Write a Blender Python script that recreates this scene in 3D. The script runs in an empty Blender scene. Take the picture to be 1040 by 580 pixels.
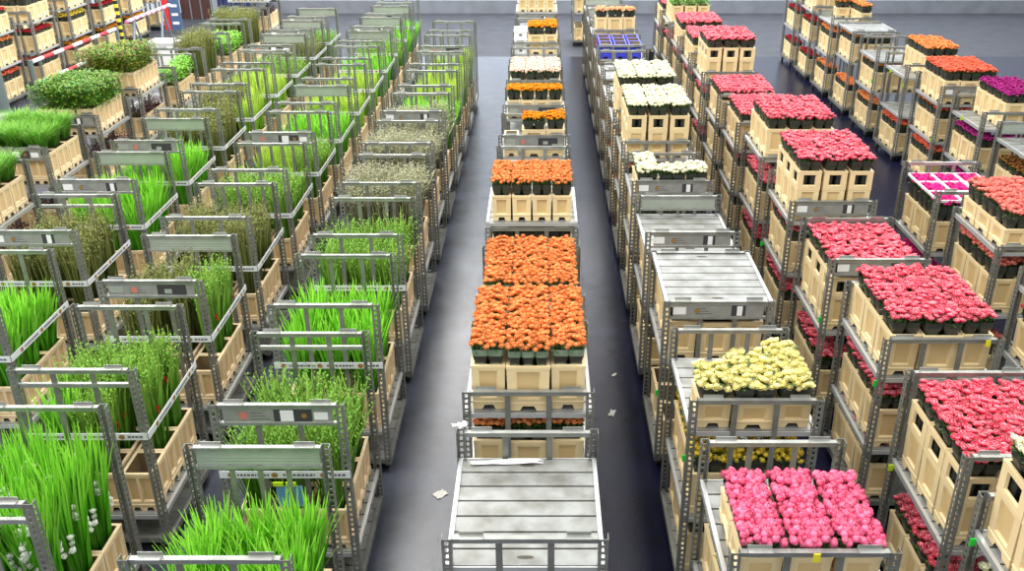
import bpy, math, random
import numpy as np
from mathutils import Matrix, Vector
PI = math.pi
scene = bpy.context.scene
COL = scene.collection
rnd = random.Random(7)

# ------------------------------------------------------------------ camera, light, view
H, PITCH, FOC = 5.75, math.radians(25.7), 949.0
cam = bpy.data.cameras.new('camera'); cob = bpy.data.objects.new('camera', cam); COL.objects.link(cob)
cob.location = (0, 0, H); cob.rotation_euler = (PI/2 - PITCH, 0, 0)
cam.sensor_width = 36; cam.lens = FOC/1040*36
cam.shift_x = -29/1040; cam.clip_end = 200
scene.camera = cob
vs = scene.view_settings
scene.display_settings.display_device = 'sRGB'
vs.view_transform = 'Standard'; vs.look = 'None'; vs.gamma = 1; vs.use_curve_mapping = False
vs.exposure = 0.30

w = bpy.data.worlds.new('world'); scene.world = w; w.use_nodes = True
w.node_tree.nodes['Background'].inputs[0].default_value = (0.93, 0.97, 1.0, 1)
w.node_tree.nodes['Background'].inputs[1].default_value = 0.80

def lamp(x, y, z, sx, sy, power, col=(1, 0.97, 0.92)):
    l = bpy.data.lights.new('hall_or_fill_light', 'AREA'); l.shape = 'RECTANGLE'; l.size = sx; l.size_y = sy
    l.energy = power; l.color = col
    o = bpy.data.objects.new('hall_or_fill_light', l); COL.objects.link(o); o.location = (x, y, z)
    return o
for lx in (-13, -7.8, -2.6, 2.6, 7.8):
    for ly in (5, 15, 25):
        lamp(lx, ly, 9.5, 1.6, 6.0, (300 if lx < 0 else 200) + (8 if lx < 0 else 4)*ly)

for lx in (-10, -4, 2, 8, 14):  # extra row added to brighten the far wall and the floor glare
    lamp(lx, 30.5, 8.5, 3.0, 1.4, 520, (0.95, 0.98, 1.0))

# ------------------------------------------------------------------ materials
def lin(c):
    return tuple(((v/255)/12.92 if v <= 10 else (((v/255)+0.055)/1.055)**2.4) for v in c) + (1,)
def mat(name, rgb, rough=0.6, metal=0.0, noise=0.0, nscale=8.0, rvar=0.0, bump=0.0, spec=0.5, dark=None):
    m = bpy.data.materials.new(name); m.use_nodes = True
    nt = m.node_tree; b = nt.nodes['Principled BSDF']
    b.inputs['Roughness'].default_value = rough; b.inputs['Metallic'].default_value = metal
    b.inputs['Specular IOR Level'].default_value = spec
    col = lin(rgb); b.inputs['Base Color'].default_value = col
    src = None
    if noise:
        tc = nt.nodes.new('ShaderNodeTexCoord'); nz = nt.nodes.new('ShaderNodeTexNoise')
        nz.inputs['Scale'].default_value = nscale; nz.inputs['Detail'].default_value = 6
        nt.links.new(tc.outputs['Object'], nz.inputs['Vector'])
        mx = nt.nodes.new('ShaderNodeMix'); mx.data_type = 'RGBA'
        c2 = lin(dark) if dark else tuple(v*(1-noise) for v in col[:3])+(1,)
        mx.inputs[6].default_value = c2; mx.inputs[7].default_value = col
        rp = nt.nodes.new('ShaderNodeValToRGB'); rp.color_ramp.elements[0].position = 0.35; rp.color_ramp.elements[1].position = 0.62
        nt.links.new(nz.outputs['Fac'], rp.inputs['Fac']); nt.links.new(rp.outputs['Color'], mx.inputs[0])
        src = mx.outputs[2]
        if bump:
            bp = nt.nodes.new('ShaderNodeBump'); bp.inputs['Strength'].default_value = bump
            nt.links.new(nz.outputs['Fac'], bp.inputs['Height']); nt.links.new(bp.outputs['Normal'], b.inputs['Normal'])
    if rvar:
        oi = nt.nodes.new('ShaderNodeObjectInfo'); hs = nt.nodes.new('ShaderNodeHueSaturation')
        mr = nt.nodes.new('ShaderNodeMapRange'); mr.inputs[3].default_value = 1-rvar; mr.inputs[4].default_value = 1+rvar
        nt.links.new(oi.outputs['Random'], mr.inputs[0]); nt.links.new(mr.outputs[0], hs.inputs['Value'])
        if src: nt.links.new(src, hs.inputs['Color'])
        else: hs.inputs['Color'].default_value = col
        src = hs.outputs['Color']
    if src: nt.links.new(src, b.inputs['Base Color'])
    return m

def petal_mat(name, base, mid, tip, var=0.25, rough=0.55):
    """petal: colour runs from the base of the petal to its rim (attribute pet.r); pet.g differs head by head"""
    m = bpy.data.materials.new(name); m.use_nodes = True
    nt = m.node_tree; b = nt.nodes['Principled BSDF']; b.inputs['Roughness'].default_value = rough
    b.inputs['Specular IOR Level'].default_value = 0.25
    at = nt.nodes.new('ShaderNodeAttribute'); at.attribute_name = 'pet'
    sp = nt.nodes.new('ShaderNodeSeparateColor'); nt.links.new(at.outputs['Color'], sp.inputs[0])
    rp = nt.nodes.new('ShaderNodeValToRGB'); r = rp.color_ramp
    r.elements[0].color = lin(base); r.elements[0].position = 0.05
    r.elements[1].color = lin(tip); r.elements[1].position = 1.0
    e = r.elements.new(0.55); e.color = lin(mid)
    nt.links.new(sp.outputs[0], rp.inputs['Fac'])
    hs = nt.nodes.new('ShaderNodeHueSaturation'); mr = nt.nodes.new('ShaderNodeMapRange')
    mr.inputs[3].default_value = 1-var; mr.inputs[4].default_value = 1+var*0.6
    nt.links.new(sp.outputs[1], mr.inputs[0]); nt.links.new(mr.outputs[0], hs.inputs['Value'])
    nt.links.new(rp.outputs['Color'], hs.inputs['Color'])
    nt.links.new(hs.outputs['Color'], b.inputs['Base Color'])
    return m

M = {
 'steel': mat('galvanised_steel', (140, 141, 134), 0.42, 0.45, 0.25, 9, 0.10),
 'rail': mat('rail_steel', (164, 166, 160), 0.36, 0.5, 0.2, 7, 0.08),
 'shelf': mat('aluminium_slats', (158, 160, 158), 0.42, 0.25, 0.22, 5, 0.06, dark=(122, 122, 115)),
 'gap': mat('slat_gap', (78, 72, 62), 0.8),
 'lip': mat('shelf_lip', (190, 192, 191), 0.35, 0.4),
 'plate': mat('back_plate', (176, 184, 172), 0.4, 0.3, 0.1, 5, 0.06),
 'info': mat('info_plate', (160, 161, 156), 0.45, 0.3, 0.15, 12),
 'black': mat('black_panel', (62, 60, 64), 0.5),
 'white': mat('white_card', (236, 236, 234), 0.6),
 'redspot': mat('faded_red_emblem', (196, 120, 104), 0.6),
 'print': mat('grey_print', (92, 92, 96), 0.7),
 'gold': mat('brown_gold_emblem', (150, 112, 40), 0.6),
 'band': mat('pale_printed_band', (224, 228, 230), 0.4, 0.1),
 'rubber': mat('wheel_rubber', (42, 42, 44), 0.7),
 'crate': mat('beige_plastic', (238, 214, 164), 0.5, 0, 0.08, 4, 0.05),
 'recess': mat('beige_plastic_shaded', (222, 192, 136), 0.55, 0, 0.08, 4, 0.05),  # same plastic in a darker tone, recess shade painted in
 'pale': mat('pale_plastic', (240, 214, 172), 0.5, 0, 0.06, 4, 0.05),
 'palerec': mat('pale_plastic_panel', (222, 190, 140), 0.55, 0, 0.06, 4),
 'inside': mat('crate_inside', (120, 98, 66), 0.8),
 'blue': mat('blue_plastic', (62, 70, 205), 0.45, 0, 0.1, 5),
 'leaf': mat('rose_leaf', (66, 104, 44), 0.5, 0, 0.4, 30, 0.15),
 'sleeve': mat('dark_sleeve', (52, 56, 50), 0.45, 0, 0.3, 18, 0.15),
 'sleeve_clear': mat('grey_green_sleeve', (128, 146, 122), 0.3, 0, 0.35, 16, 0.1),
 'sleeve_band': mat('black_sleeve_band', (34, 36, 34), 0.5),
 'stem': mat('stem_green', (78, 120, 52), 0.6),
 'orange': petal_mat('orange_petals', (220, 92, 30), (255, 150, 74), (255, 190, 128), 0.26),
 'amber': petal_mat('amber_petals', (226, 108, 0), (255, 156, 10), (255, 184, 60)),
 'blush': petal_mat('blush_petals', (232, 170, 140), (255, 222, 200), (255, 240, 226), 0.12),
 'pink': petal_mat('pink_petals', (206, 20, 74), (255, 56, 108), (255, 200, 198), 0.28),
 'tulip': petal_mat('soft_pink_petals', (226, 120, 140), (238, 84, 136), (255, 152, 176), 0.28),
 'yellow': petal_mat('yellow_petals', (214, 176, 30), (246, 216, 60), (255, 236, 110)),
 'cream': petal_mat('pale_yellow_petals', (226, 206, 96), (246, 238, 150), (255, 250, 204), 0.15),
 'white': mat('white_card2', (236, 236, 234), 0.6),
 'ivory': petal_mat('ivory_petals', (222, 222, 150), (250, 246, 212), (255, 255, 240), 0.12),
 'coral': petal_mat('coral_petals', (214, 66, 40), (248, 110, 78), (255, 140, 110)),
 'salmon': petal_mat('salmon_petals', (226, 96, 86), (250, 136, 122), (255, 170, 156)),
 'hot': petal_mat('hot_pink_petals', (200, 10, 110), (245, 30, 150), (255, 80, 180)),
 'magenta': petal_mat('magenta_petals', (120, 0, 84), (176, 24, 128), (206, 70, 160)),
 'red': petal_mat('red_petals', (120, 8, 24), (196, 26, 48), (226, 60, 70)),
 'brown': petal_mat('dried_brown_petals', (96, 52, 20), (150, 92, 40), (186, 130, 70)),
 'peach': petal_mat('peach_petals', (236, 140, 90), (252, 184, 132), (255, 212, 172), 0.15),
}
def blade_mat(name, low, high, tipc):
    return petal_mat(name, low, high, tipc, 0.30, 0.45)
M.update({
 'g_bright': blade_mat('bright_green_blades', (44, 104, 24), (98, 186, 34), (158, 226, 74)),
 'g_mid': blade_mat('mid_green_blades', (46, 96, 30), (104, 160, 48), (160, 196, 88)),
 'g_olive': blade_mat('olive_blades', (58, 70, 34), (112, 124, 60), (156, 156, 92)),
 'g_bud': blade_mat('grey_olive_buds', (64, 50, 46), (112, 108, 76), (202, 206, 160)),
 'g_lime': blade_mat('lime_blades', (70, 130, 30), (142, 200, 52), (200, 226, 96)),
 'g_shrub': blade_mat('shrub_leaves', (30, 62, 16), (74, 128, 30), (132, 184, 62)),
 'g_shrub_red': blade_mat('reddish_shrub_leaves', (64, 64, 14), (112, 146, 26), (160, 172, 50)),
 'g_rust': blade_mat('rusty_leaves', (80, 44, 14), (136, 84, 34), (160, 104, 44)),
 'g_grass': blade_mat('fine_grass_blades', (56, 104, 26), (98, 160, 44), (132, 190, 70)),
 'g_purple': blade_mat('purple_leaves', (50, 16, 30), (88, 34, 52), (110, 56, 70)),
 'g_white': petal_mat('white_blossom', (220, 226, 200), (246, 248, 236), (255, 255, 250), 0.08),
 'g_redbud': petal_mat('red_blossom', (150, 10, 20), (206, 24, 30), (226, 50, 50), 0.1),
})

# ------------------------------------------------------------------ mesh builder
class MB:
    def __init__(s): s.v = []; s.f = []; s.m = []; s.a = []; s.mats = []
    def mi(s, m):
        if m not in s.mats: s.mats.append(m)
        return s.mats.index(m)
    def quad(s, pts, m, att=None):
        b = len(s.v); s.v += [tuple(p) for p in pts]; s.f.append(tuple(range(b, b+len(pts)))); s.m.append(s.mi(m))
        s.a += att if att else [(0.5, 0.5)]*len(pts)
    def mesh(s, pts, faces, m, att=None):
        b = len(s.v); s.v += [tuple(p) for p in pts]
        k = s.mi(m)
        for f in faces: s.f.append(tuple(b+i for i in f)); s.m.append(k)
        s.a += att if att else [(0.5, 0.5)]*len(pts)
    def box(s, x0, y0, z0, x1, y1, z1, m):
        p = [(x0,y0,z0),(x1,y0,z0),(x1,y1,z0),(x0,y1,z0),(x0,y0,z1),(x1,y0,z1),(x1,y1,z1),(x0,y1,z1)]
        s.mesh(p, [(0,3,2,1),(4,5,6,7),(0,1,5,4),(1,2,6,5),(2,3,7,6),(3,0,4,7)], m)
    def tube(s, a, b, r, m, n=8, r2=None):
        a = Vector(a); b = Vector(b); d = (b-a).normalized()
        u = d.orthogonal().normalized(); v = d.cross(u); r2 = r if r2 is None else r2
        p = []
        for c, q in ((a, r), (b, r2)):
            for i in range(n):
                t = 2*PI*i/n; p.append(c + u*(q*math.cos(t)) + v*(q*math.sin(t)))
        f = [(i, (i+1) % n, n+(i+1) % n, n+i) for i in range(n)] + [tuple(range(n))[::-1], tuple(range(n, 2*n))]
        s.mesh(p, f, m)
    def data(s, name, smooth=False):
        me = bpy.data.meshes.new(name); me.from_pydata(s.v, [], s.f)
        for m in s.mats: me.materials.append(M[m])
        me.polygons.foreach_set('material_index', s.m)
        at = me.attributes.new('pet', 'FLOAT_COLOR', 'POINT')
        at.data.foreach_set('color', [c for a in s.a for c in (a[0], a[1], 0, 1)])
        if smooth: me.polygons.foreach_set('use_smooth', [True]*len(s.f))
        me.update(); return me

def obj(name, me, parent=None, loc=(0,0,0), rz=0.0):
    o = bpy.data.objects.new(name, me); COL.objects.link(o)
    o.location = loc; o.rotation_euler = (0, 0, rz)
    if parent: o.parent = parent
    return o
def tag(o, label, cat, group=None, kind=None):
    o['label'] = label; o['category'] = cat
    if group: o['group'] = group
    if kind: o['kind'] = kind
    return o
def dup(root, loc, rz, label, group=None):
    r = root.copy(); COL.objects.link(r); r.location = loc; r.rotation_euler = (0, 0, rz)
    r['label'] = label
    if group: r['group'] = group
    for ch in root.children:
        c = ch.copy(); COL.objects.link(c); c.parent = r
        for g in ch.children:
            d = g.copy(); COL.objects.link(d); d.parent = c
    return r

# ------------------------------------------------------------------ trolley parts (front faces -Y), base centre at the origin
TW, TL, TH, PW = 0.51, 0.59, 1.9, 0.062
def post_mesh(ty):
    """perforated channel post; web faces -Y (ty=-1) or +Y"""
    b = MB(); t = 0.004; hp = 0.05; hw = 0.011; hh = 0.015
    def plate(axis, off, lo, hi):
        mid = (lo+hi)/2
        def bx(a0, a1, z0, z1):
            if axis == 'y': b.box(a0, off, z0, a1, off+t, z1, 'steel')
            else: b.box(off, a0, z0, off+t, a1, z1, 'steel')
        bx(lo, mid-hw, 0.12, TH); bx(mid+hw, hi, 0.12, TH)
        z = 0.12
        k = 0
        while z < TH-0.01:
            z1 = 0.12+hp*(k+1)-hh
            bx(mid-hw, mid+hw, z, min(z1, TH)); z = z1+2*hh-0.0; k += 1
    h = PW/2
    plate('y', -h if ty < 0 else h-t, -h, h)
    plate('x', -h, -h, h); plate('x', h-t, -h, h)
    return b.data('post')
POST = {s: post_mesh(s) for s in (-1, 1)}
XI = TW-PW
def end_frame(kind):
    b = MB()
    b.box(-XI, -0.012, TH-0.045, XI, 0.012, TH-0.0095, 'rail')
    b.box(-XI, -0.020, TH-0.009, XI, 0.020, TH-0.005, 'rail')
    b.box(-XI, -0.015, 0.13, XI, 0.015, 0.18, 'steel')
    for sx in (-1, 1):
        x0 = sx*0.33
        b.box(x0-0.075, -0.030, TH-0.004, x0+0.075, 0.022, TH+0.002, 'rail')
        b.box(x0-0.075, 0.018, TH+0.002, x0+0.075, 0.022, TH+0.022, 'rail')
    if kind != 'plain':
        for x in (-0.16, 0.16): b.box(x-0.021, -0.008, 0.18, x+0.021, 0.006, TH-(0.19 if kind == 'info' else 0.045), 'steel')
    else:
        for x in (-0.2, 0.0, 0.2): b.box(x-0.018, -0.008, 0.18, x+0.018, 0.006, TH-0.16, 'steel')
    if kind in ('info', 'plain'): b.box(-XI, -0.016, TH-0.19, XI, 0.016, TH-0.165, 'rail')
    if kind == 'double': b.box(-XI, -0.016, TH-0.17, XI, 0.016, TH-0.135, 'rail')
    return b.data('end_frame')
def info_plate(v):
    b = MB(); z0, z1 = TH-0.163, TH-0.047; y = -0.006
    b.box(-XI+0.03, y, z0, XI-0.03, y+0.004, z1, 'info')
    e = y-0.002
    k0 = (-0.03, 0.06, 0.12)[v]; k1 = (0.26, 0.34, 0.25)[v]
    b.box(k0, e, z0+0.004, k1, y, z1-0.004, 'black')
    if v != 1: b.box(k0+0.05, e-0.002, z0+0.008, k0+(0.15 if v == 0 else 0.10), e, z1-0.01, 'white')
    else: b.box(k0+0.07, e-0.002, z0+0.02, k0+0.14, e, z1-0.05, 'plate')
    n = 14
    for cx, mm in ((((-0.26, 'redspot'), (0.20, 'gold')), ((-0.16, 'redspot'),), ((-0.2, 'gold'),))[v]):
        r = 0.036 if mm == 'redspot' else 0.022; zc = (z0+z1)/2
        c = [(cx+r*math.cos(2*PI*i/n), e-0.003, zc+r*math.sin(2*PI*i/n)) for i in range(n)]
        b.quad(c, mm)
    for k in range(3): b.box(-0.21, e, z0+0.025+0.026*k, -0.06-0.03*k, y, z0+0.031+0.026*k, 'print')
    b.box(*(((0.275, e, z0+0.02, 0.38, y, z1-0.03, 'white'), (-0.40, e, z0+0.03, -0.27, y, z1-0.02, 'plate'), (-0.42, e, z0+0.02, -0.3, y, z1-0.02, 'white'))[v]))
    return b.data('info_plate')
def back_plate():
    b = MB(); z0, z1 = TH-0.165, TH-0.045
    b.box(-XI+0.012, -0.004, z0, XI-0.012, 0.004, z1, 'plate')
    for k in range(4): b.box(-XI+0.012, -0.007, z0+0.015+0.027*k, XI-0.012, -0.004, z0+0.021+0.027*k, 'plate')
    return b.data('back_plate')
def shelf_mesh():
    b = MB(); x, y = TW-0.012, TL-0.036
    n = 7; g = 0.017; d = (2*y)/n
    for k in range(n):
        b.box(-x+0.03, -y+k*d+g/2, -0.016, x-0.03, -y+(k+1)*d-g/2, 0.0, 'shelf')
    b.box(-x+0.03, -y, -0.024, x-0.03, y, -0.017, 'gap')
    for s in (-1, 1):
        b.box(min(s*x, s*(x-0.03)), -y, -0.035, max(s*x, s*(x-0.03)), y, 0.012, 'lip')
    b.box(-x, -y-0.012, -0.04, x, -y, 0.0, 'lip'); b.box(-x, y, -0.04, x, y+0.012, 0.0, 'lip')
    for yy in (-y+d*0.5, y-d*0.5):
        n2 = 12; b.quad([(0.05*math.cos(2*PI*i/n2)*1.1, yy+0.016*math.sin(2*PI*i/n2), 0.0012) for i in range(n2)], 'gap')
    return b.data('shelf')
def deck_mesh():
    b = MB(); x, y = TW, TL-0.03
    for s in (-1, 1): b.box(min(s*x, s*(x-0.04)), -y, 0.115, max(s*x, s*(x-0.04)), y, 0.175, 'steel')
    n = 6; d = 2*y/n
    for k in range(n): b.box(-x+0.04, -y+k*d+0.006, 0.13, x-0.04, -y+(k+1)*d-0.006, 0.15, 'shelf')
    b.box(-x+0.04, -y, 0.118, x-0.04, y, 0.126, 'gap')
    return b.data('deck')
def caster_mesh():
    b = MB(); b.tube((-0.02, 0, 0.055), (0.02, 0, 0.055), 0.055, 'rubber', 14)
    b.box(-0.03, -0.03, 0.09, 0.03, 0.03, 0.118, 'steel'); b.box(-0.03, -0.02, 0.05, -0.022, 0.02, 0.1, 'steel'); b.box(0.022, -0.02, 0.05, 0.03, 0.02, 0.1, 'steel')
    return b.data('caster')
def band_front():
    b = MB(); y = -TL-0.004; z0, z1 = 1.235, 1.30
    b.box(-TW, y-0.006, z0, TW, y, z1, 'band'); e = y-0.008
    r2 = random.Random(3)
    for cx in (-0.42, -0.08, 0.3): b.quad([(cx+0.026*math.cos(2*PI*i/12), e-0.001, 1.267+0.022*math.sin(2*PI*i/12)) for i in range(12)], 'gold')
    x = -0.37
    while x < 0.48:
        l = r2.uniform(0.008, 0.03)
        if min(abs(x+l/2-c) for c in (-0.42, -0.08, 0.3)) > 0.05: b.box(x, e, 1.258, x+l, y-0.006, 1.276, 'print')
        x += l+0.009
    return b.data('guard_band')
def band_side():
    b = MB(); x = TW+0.004; z0, z1 = 1.235, 1.30
    b.box(x, -TL, z0, x+0.006, TL, z1, 'band')
    for c in (-0.4, 0.0, 0.4): b.quad([(x+0.008, c+0.026*math.cos(2*PI*i/12), 1.267+0.022*math.sin(2*PI*i/12)) for i in range(12)], 'gold')
    y = -0.34; r2 = random.Random(4)
    while y < 0.5:
        l = r2.uniform(0.01, 0.03)
        if min(abs(y+l/2-c) for c in (-0.4, 0.0, 0.4)) > 0.06: b.box(x+0.006, y, 1.258, x+0.008, y+l, 1.276, 'print')
        y += l+0.009
    return b.data('guard_band')
FR = {k: end_frame(k) for k in ('open', 'info', 'plain', 'double')}
INFO, BACK, SHELF, DECK, CAST, BF, BS = [info_plate(v) for v in range(3)], back_plate(), shelf_mesh(), deck_mesh(), caster_mesh(), band_front(), band_side()
def tagmesh(m):
    b = MB(); b.box(-0.02, -0.004, -0.03, 0.02, 0.004, 0.03, m); return b.data('marker_tag')
M['tag_green'] = mat('green_tag', (40, 214, 60), 0.5); M['tag_yellow'] = mat('yellow_label', (226, 214, 40), 0.5)
M['tag_lime'] = mat('lime_tag', (190, 226, 20), 0.5)
TAGS = {k: tagmesh(k) for k in ('tag_green', 'tag_yellow', 'tag_lime')}

def trolley(X0, Y0, front, back, shelves, label, group, bands='', tags=(), lean=0.0):
    r = bpy.data.objects.new('flower_trolley', None); COL.objects.link(r)
    r.location = (X0+TW, Y0+TL, 0); r.empty_display_size = 0.3
    tag(r, label, 'trolley', group)
    r.rotation_euler = (0, 0, lean)
    for sx in (-1, 1):
        for sy in (-1, 1):
            obj('post', POST[sy], r, (sx*(TW-PW/2), sy*(TL-PW/2), 0))
            obj('caster', CAST, r, (sx*(TW-0.06), sy*(TL-0.14), 0))
    f = obj('end_frame', FR[front], r, (0, -TL+0.03, 0))
    if front == 'info': obj('info_plate', INFO[int(Y0*7+X0*3) % 3], f)
    k = obj('end_frame', FR[back], r, (0, TL-0.03, 0), PI if back == 'info' else 0)
    if back == 'plain': obj('back_plate', BACK, k, (0, 0, 0))
    if back == 'info': obj('info_plate', INFO[int(Y0*5) % 3], k)
    obj('deck', DECK, r)
    for z in shelves: obj('shelf', SHELF, r, (0, 0, z))
    if 'f' in bands: obj('guard_band', BF, r)
    if 's' in bands: obj('guard_band', BS, r)
    for (m, x, y, z) in tags:
        t = obj('marker_tag', TAGS[m], r, (x, y, z)); t['label'] = {'tag_green': 'bright green marker tag', 'tag_yellow': 'yellow paper label', 'tag_lime': 'lime green marker tag'}[m]
    return r

# ------------------------------------------------------------------ crates
def crate_mesh(wx, wy, h, m='crate', rec='recess', taper=0.03, panels=(1, 1), window=False):
    b = MB(); t = 0.007
    def side(ax, s):
        L = (wx if ax == 'y' else wy)/2; D = (wy if ax == 'y' else wx)/2
        def P(u, z, out):   # u along the side, out = inset from the face
            k = 1-taper*2*(1-z/h)*1.0
            q = D*k-out
            return (u*k, s*q, z) if ax == 'y' else (s*q, u*k, z)
        n = panels[0] if ax == 'y' else panels[1]
        foot = 0.052 if not window else 0.0
        # outline columns: left stile, panel, stile, panel ..., right stile
        xs = [-L]; st = 0.22*L*2/n if n == 1 else 0.09*L*2
        pw = (2*L-st*(n+1))/n
        for k in range(n): xs += [xs[-1]+st, xs[-1]+st+pw]
        xs.append(L)
        zt = h-0.045; zb = 0.105 if h > 0.3 else 0.075
        if window: zb = 0.03
        for k in range(len(xs)-1):
            u0, u1 = xs[k], xs[k+1]; pan = k % 2 == 1
            if pan:
                if not window: b.quad([P(u0, foot, 0), P(u1, foot, 0), P(u1, zb, 0), P(u0, zb, 0)], m)
                else: b.quad([P(u0, 0, 0), P(u1, 0, 0), P(u1, zb, 0), P(u0, zb, 0)], m)
                b.quad([P(u0, zt, 0), P(u1, zt, 0), P(u1, h, 0), P(u0, h, 0)], m)
                d = 0.019
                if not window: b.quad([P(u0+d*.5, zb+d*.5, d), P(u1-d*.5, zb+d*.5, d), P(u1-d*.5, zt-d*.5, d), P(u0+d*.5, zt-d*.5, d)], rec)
                for (A, B) in (((u0, zb), (u1, zb)), ((u1, zb), (u1, zt)), ((u1, zt), (u0, zt)), ((u0, zt), (u0, zb))):
                    ia = (A[0]+(d*.5 if A[0] == u0 else -d*.5), A[1]+(d*.5 if A[1] == zb else -d*.5))
                    ib = (B[0]+(d*.5 if B[0] == u0 else -d*.5), B[1]+(d*.5 if B[1] == zb else -d*.5))
                    b.quad([P(A[0], A[1], 0), P(B[0], B[1], 0), P(ib[0], ib[1], d), P(ia[0], ia[1], d)], m)
                if not window:   # arch foot under the panel
                    a = pw*0.5; c = (u0+u1)/2
                    b.quad([P(u0, 0, 0), P(c-a*0.75, 0, 0), P(c-a*0.5, foot-0.012, 0), P(c-a*0.5, foot, 0), P(u0, foot, 0)], m)
                    b.quad([P(c+a*0.75, 0, 0), P(u1, 0, 0), P(u1, foot, 0), P(c+a*0.5, foot, 0), P(c+a*0.5, foot-0.012, 0)], m)
                    b.quad([P(c-a*0.5, foot-0.012, 0), P(c+a*0.5, foot-0.012, 0), P(c+a*0.5, foot, 0), P(c-a*0.5, foot, 0)], m)
            else:
                b.quad([P(u0, 0, 0), P(u1, 0, 0), P(u1, h, 0), P(u0, h, 0)], m)
        # inner wall
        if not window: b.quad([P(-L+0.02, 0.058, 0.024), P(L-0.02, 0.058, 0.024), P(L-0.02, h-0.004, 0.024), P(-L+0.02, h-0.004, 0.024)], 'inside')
        # rim lip
        def R(u, z, o):
            return (u, s*(D+o), z) if ax == 'y' else (s*(D+o), u, z)
        rm = 0.003
        for (z0, z1, o) in ((h-0.022, h, rm),):
            b.quad([R(-L-rm, z0, o), R(L+rm, z0, o), R(L+rm, z1, o), R(-L-rm, z1, o)], m)
            b.quad([R(-L-rm, z1, o), R(L+rm, z1, o), R(L-0.02, z1-0.001, -0.025), R(-L+0.02, z1-0.001, -0.025)], m)
            b.quad([R(-L-rm, z0, o), R(L+rm, z0, o), R(L, z0, 0), R(-L, z0, 0)], m)
        if not window:  # ledge above the foot
            b.quad([P(-L, 0.062, -0.005), P(L, 0.062, -0.005), P(L, 0.072, -0.005), P(-L, 0.072, -0.005)], m)
            b.quad([P(-L, 0.072, -0.005), P(L, 0.072, -0.005), P(L, 0.078, 0), P(-L, 0.078, 0)], m)
    for ax in 'xy':
        for s in (-1, 1): side(ax, s)
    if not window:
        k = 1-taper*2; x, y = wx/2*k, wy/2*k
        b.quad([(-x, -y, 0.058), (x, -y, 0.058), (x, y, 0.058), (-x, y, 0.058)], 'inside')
    return b.data('crate')
CW, CD, CH = 0.334, 0.262, 0.40
CR = {}
def proto(name, me, children=()):
    o = bpy.data.objects.new(name, me)
    return (o, list(children))
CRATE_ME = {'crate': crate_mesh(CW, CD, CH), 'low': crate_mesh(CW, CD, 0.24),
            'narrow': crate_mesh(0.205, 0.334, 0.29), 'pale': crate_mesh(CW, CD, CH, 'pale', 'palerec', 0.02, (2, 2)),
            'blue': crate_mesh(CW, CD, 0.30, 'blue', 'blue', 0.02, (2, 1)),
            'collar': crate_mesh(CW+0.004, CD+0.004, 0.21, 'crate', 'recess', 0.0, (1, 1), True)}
CRATE_H = {'crate': CH, 'low': 0.24, 'narrow': 0.29, 'pale': CH, 'blue': 0.30, 'tall': CH+0.21}
CRATE_NAME = {'crate': 'flower_crate', 'tall': 'collared_flower_crate', 'low': 'low_flower_crate', 'narrow': 'narrow_flower_crate', 'pale': 'plant_crate', 'blue': 'blue_crate'}
CRATE_COL = {'crate': 'beige', 'tall': 'tall collared beige', 'low': 'low beige', 'narrow': 'narrow beige', 'pale': 'pale slotted', 'blue': 'blue'}

# ------------------------------------------------------------------ flowers
def rose_head(b, c, r, m, rr, tilt=0.35, tall=1.0, open_=1.0):
    hv = rr.random()
    ax = Vector((rr.uniform(-tilt, tilt), rr.uniform(-tilt, tilt), 1)).normalized()
    u = ax.orthogonal().normalized(); v = ax.cross(u); c = Vector(c)
    a0 = rr.uniform(0, 2*PI)
    def P(t, rad, z): return c + u*(rad*math.cos(t)) + v*(rad*math.sin(t)) + ax*z
    for ring, (n, R, zb, zt, fl) in enumerate(((5, 1.0, -0.75, 0.42, 1.0), (4, 0.66, -0.2, 0.62, 0.85))):
        for k in range(n):
            t0 = a0+ring*0.7+2*PI*k/n; w_ = 2*PI/n*0.62
            rows = []
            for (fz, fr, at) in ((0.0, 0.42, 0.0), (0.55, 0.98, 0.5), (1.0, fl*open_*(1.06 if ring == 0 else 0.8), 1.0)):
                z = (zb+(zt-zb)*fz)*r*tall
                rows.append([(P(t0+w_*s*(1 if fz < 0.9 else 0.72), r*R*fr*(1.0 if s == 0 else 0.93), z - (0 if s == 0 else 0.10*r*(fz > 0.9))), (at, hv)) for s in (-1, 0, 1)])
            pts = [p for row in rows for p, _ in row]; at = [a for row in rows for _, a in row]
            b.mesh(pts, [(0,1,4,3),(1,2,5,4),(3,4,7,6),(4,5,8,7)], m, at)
    # core
    n = 5; pts = []; at = []
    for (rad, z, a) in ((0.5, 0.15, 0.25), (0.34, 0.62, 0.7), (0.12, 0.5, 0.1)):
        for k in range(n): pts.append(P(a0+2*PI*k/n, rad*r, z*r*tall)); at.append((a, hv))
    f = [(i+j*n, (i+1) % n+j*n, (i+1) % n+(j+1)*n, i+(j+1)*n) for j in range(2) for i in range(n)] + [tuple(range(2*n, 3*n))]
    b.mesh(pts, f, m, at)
def leaf(b, p, d, l, w_, m, up=0.25, hv=0.5):
    p = Vector(p); d = Vector(d); d.normalize(); s = d.cross(Vector((0, 0, 1)))
    s = s.normalized() if s.length > 1e-3 else Vector((1, 0, 0))
    q = p+d*l*0.5+s*w_/2+Vector((0, 0, up*l)); q2 = p+d*l*0.5-s*w_/2+Vector((0, 0, up*l)); e = p+d*l
    mid = p+d*l*0.5+Vector((0, 0, up*l*0.6))
    b.mesh([p, q, e, q2, mid], [(0,1,4),(1,2,4),(2,3,4),(3,0,4)], m, [(0.2, hv), (0.6, hv), (1, hv), (0.6, hv), (0.5, hv)])

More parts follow.
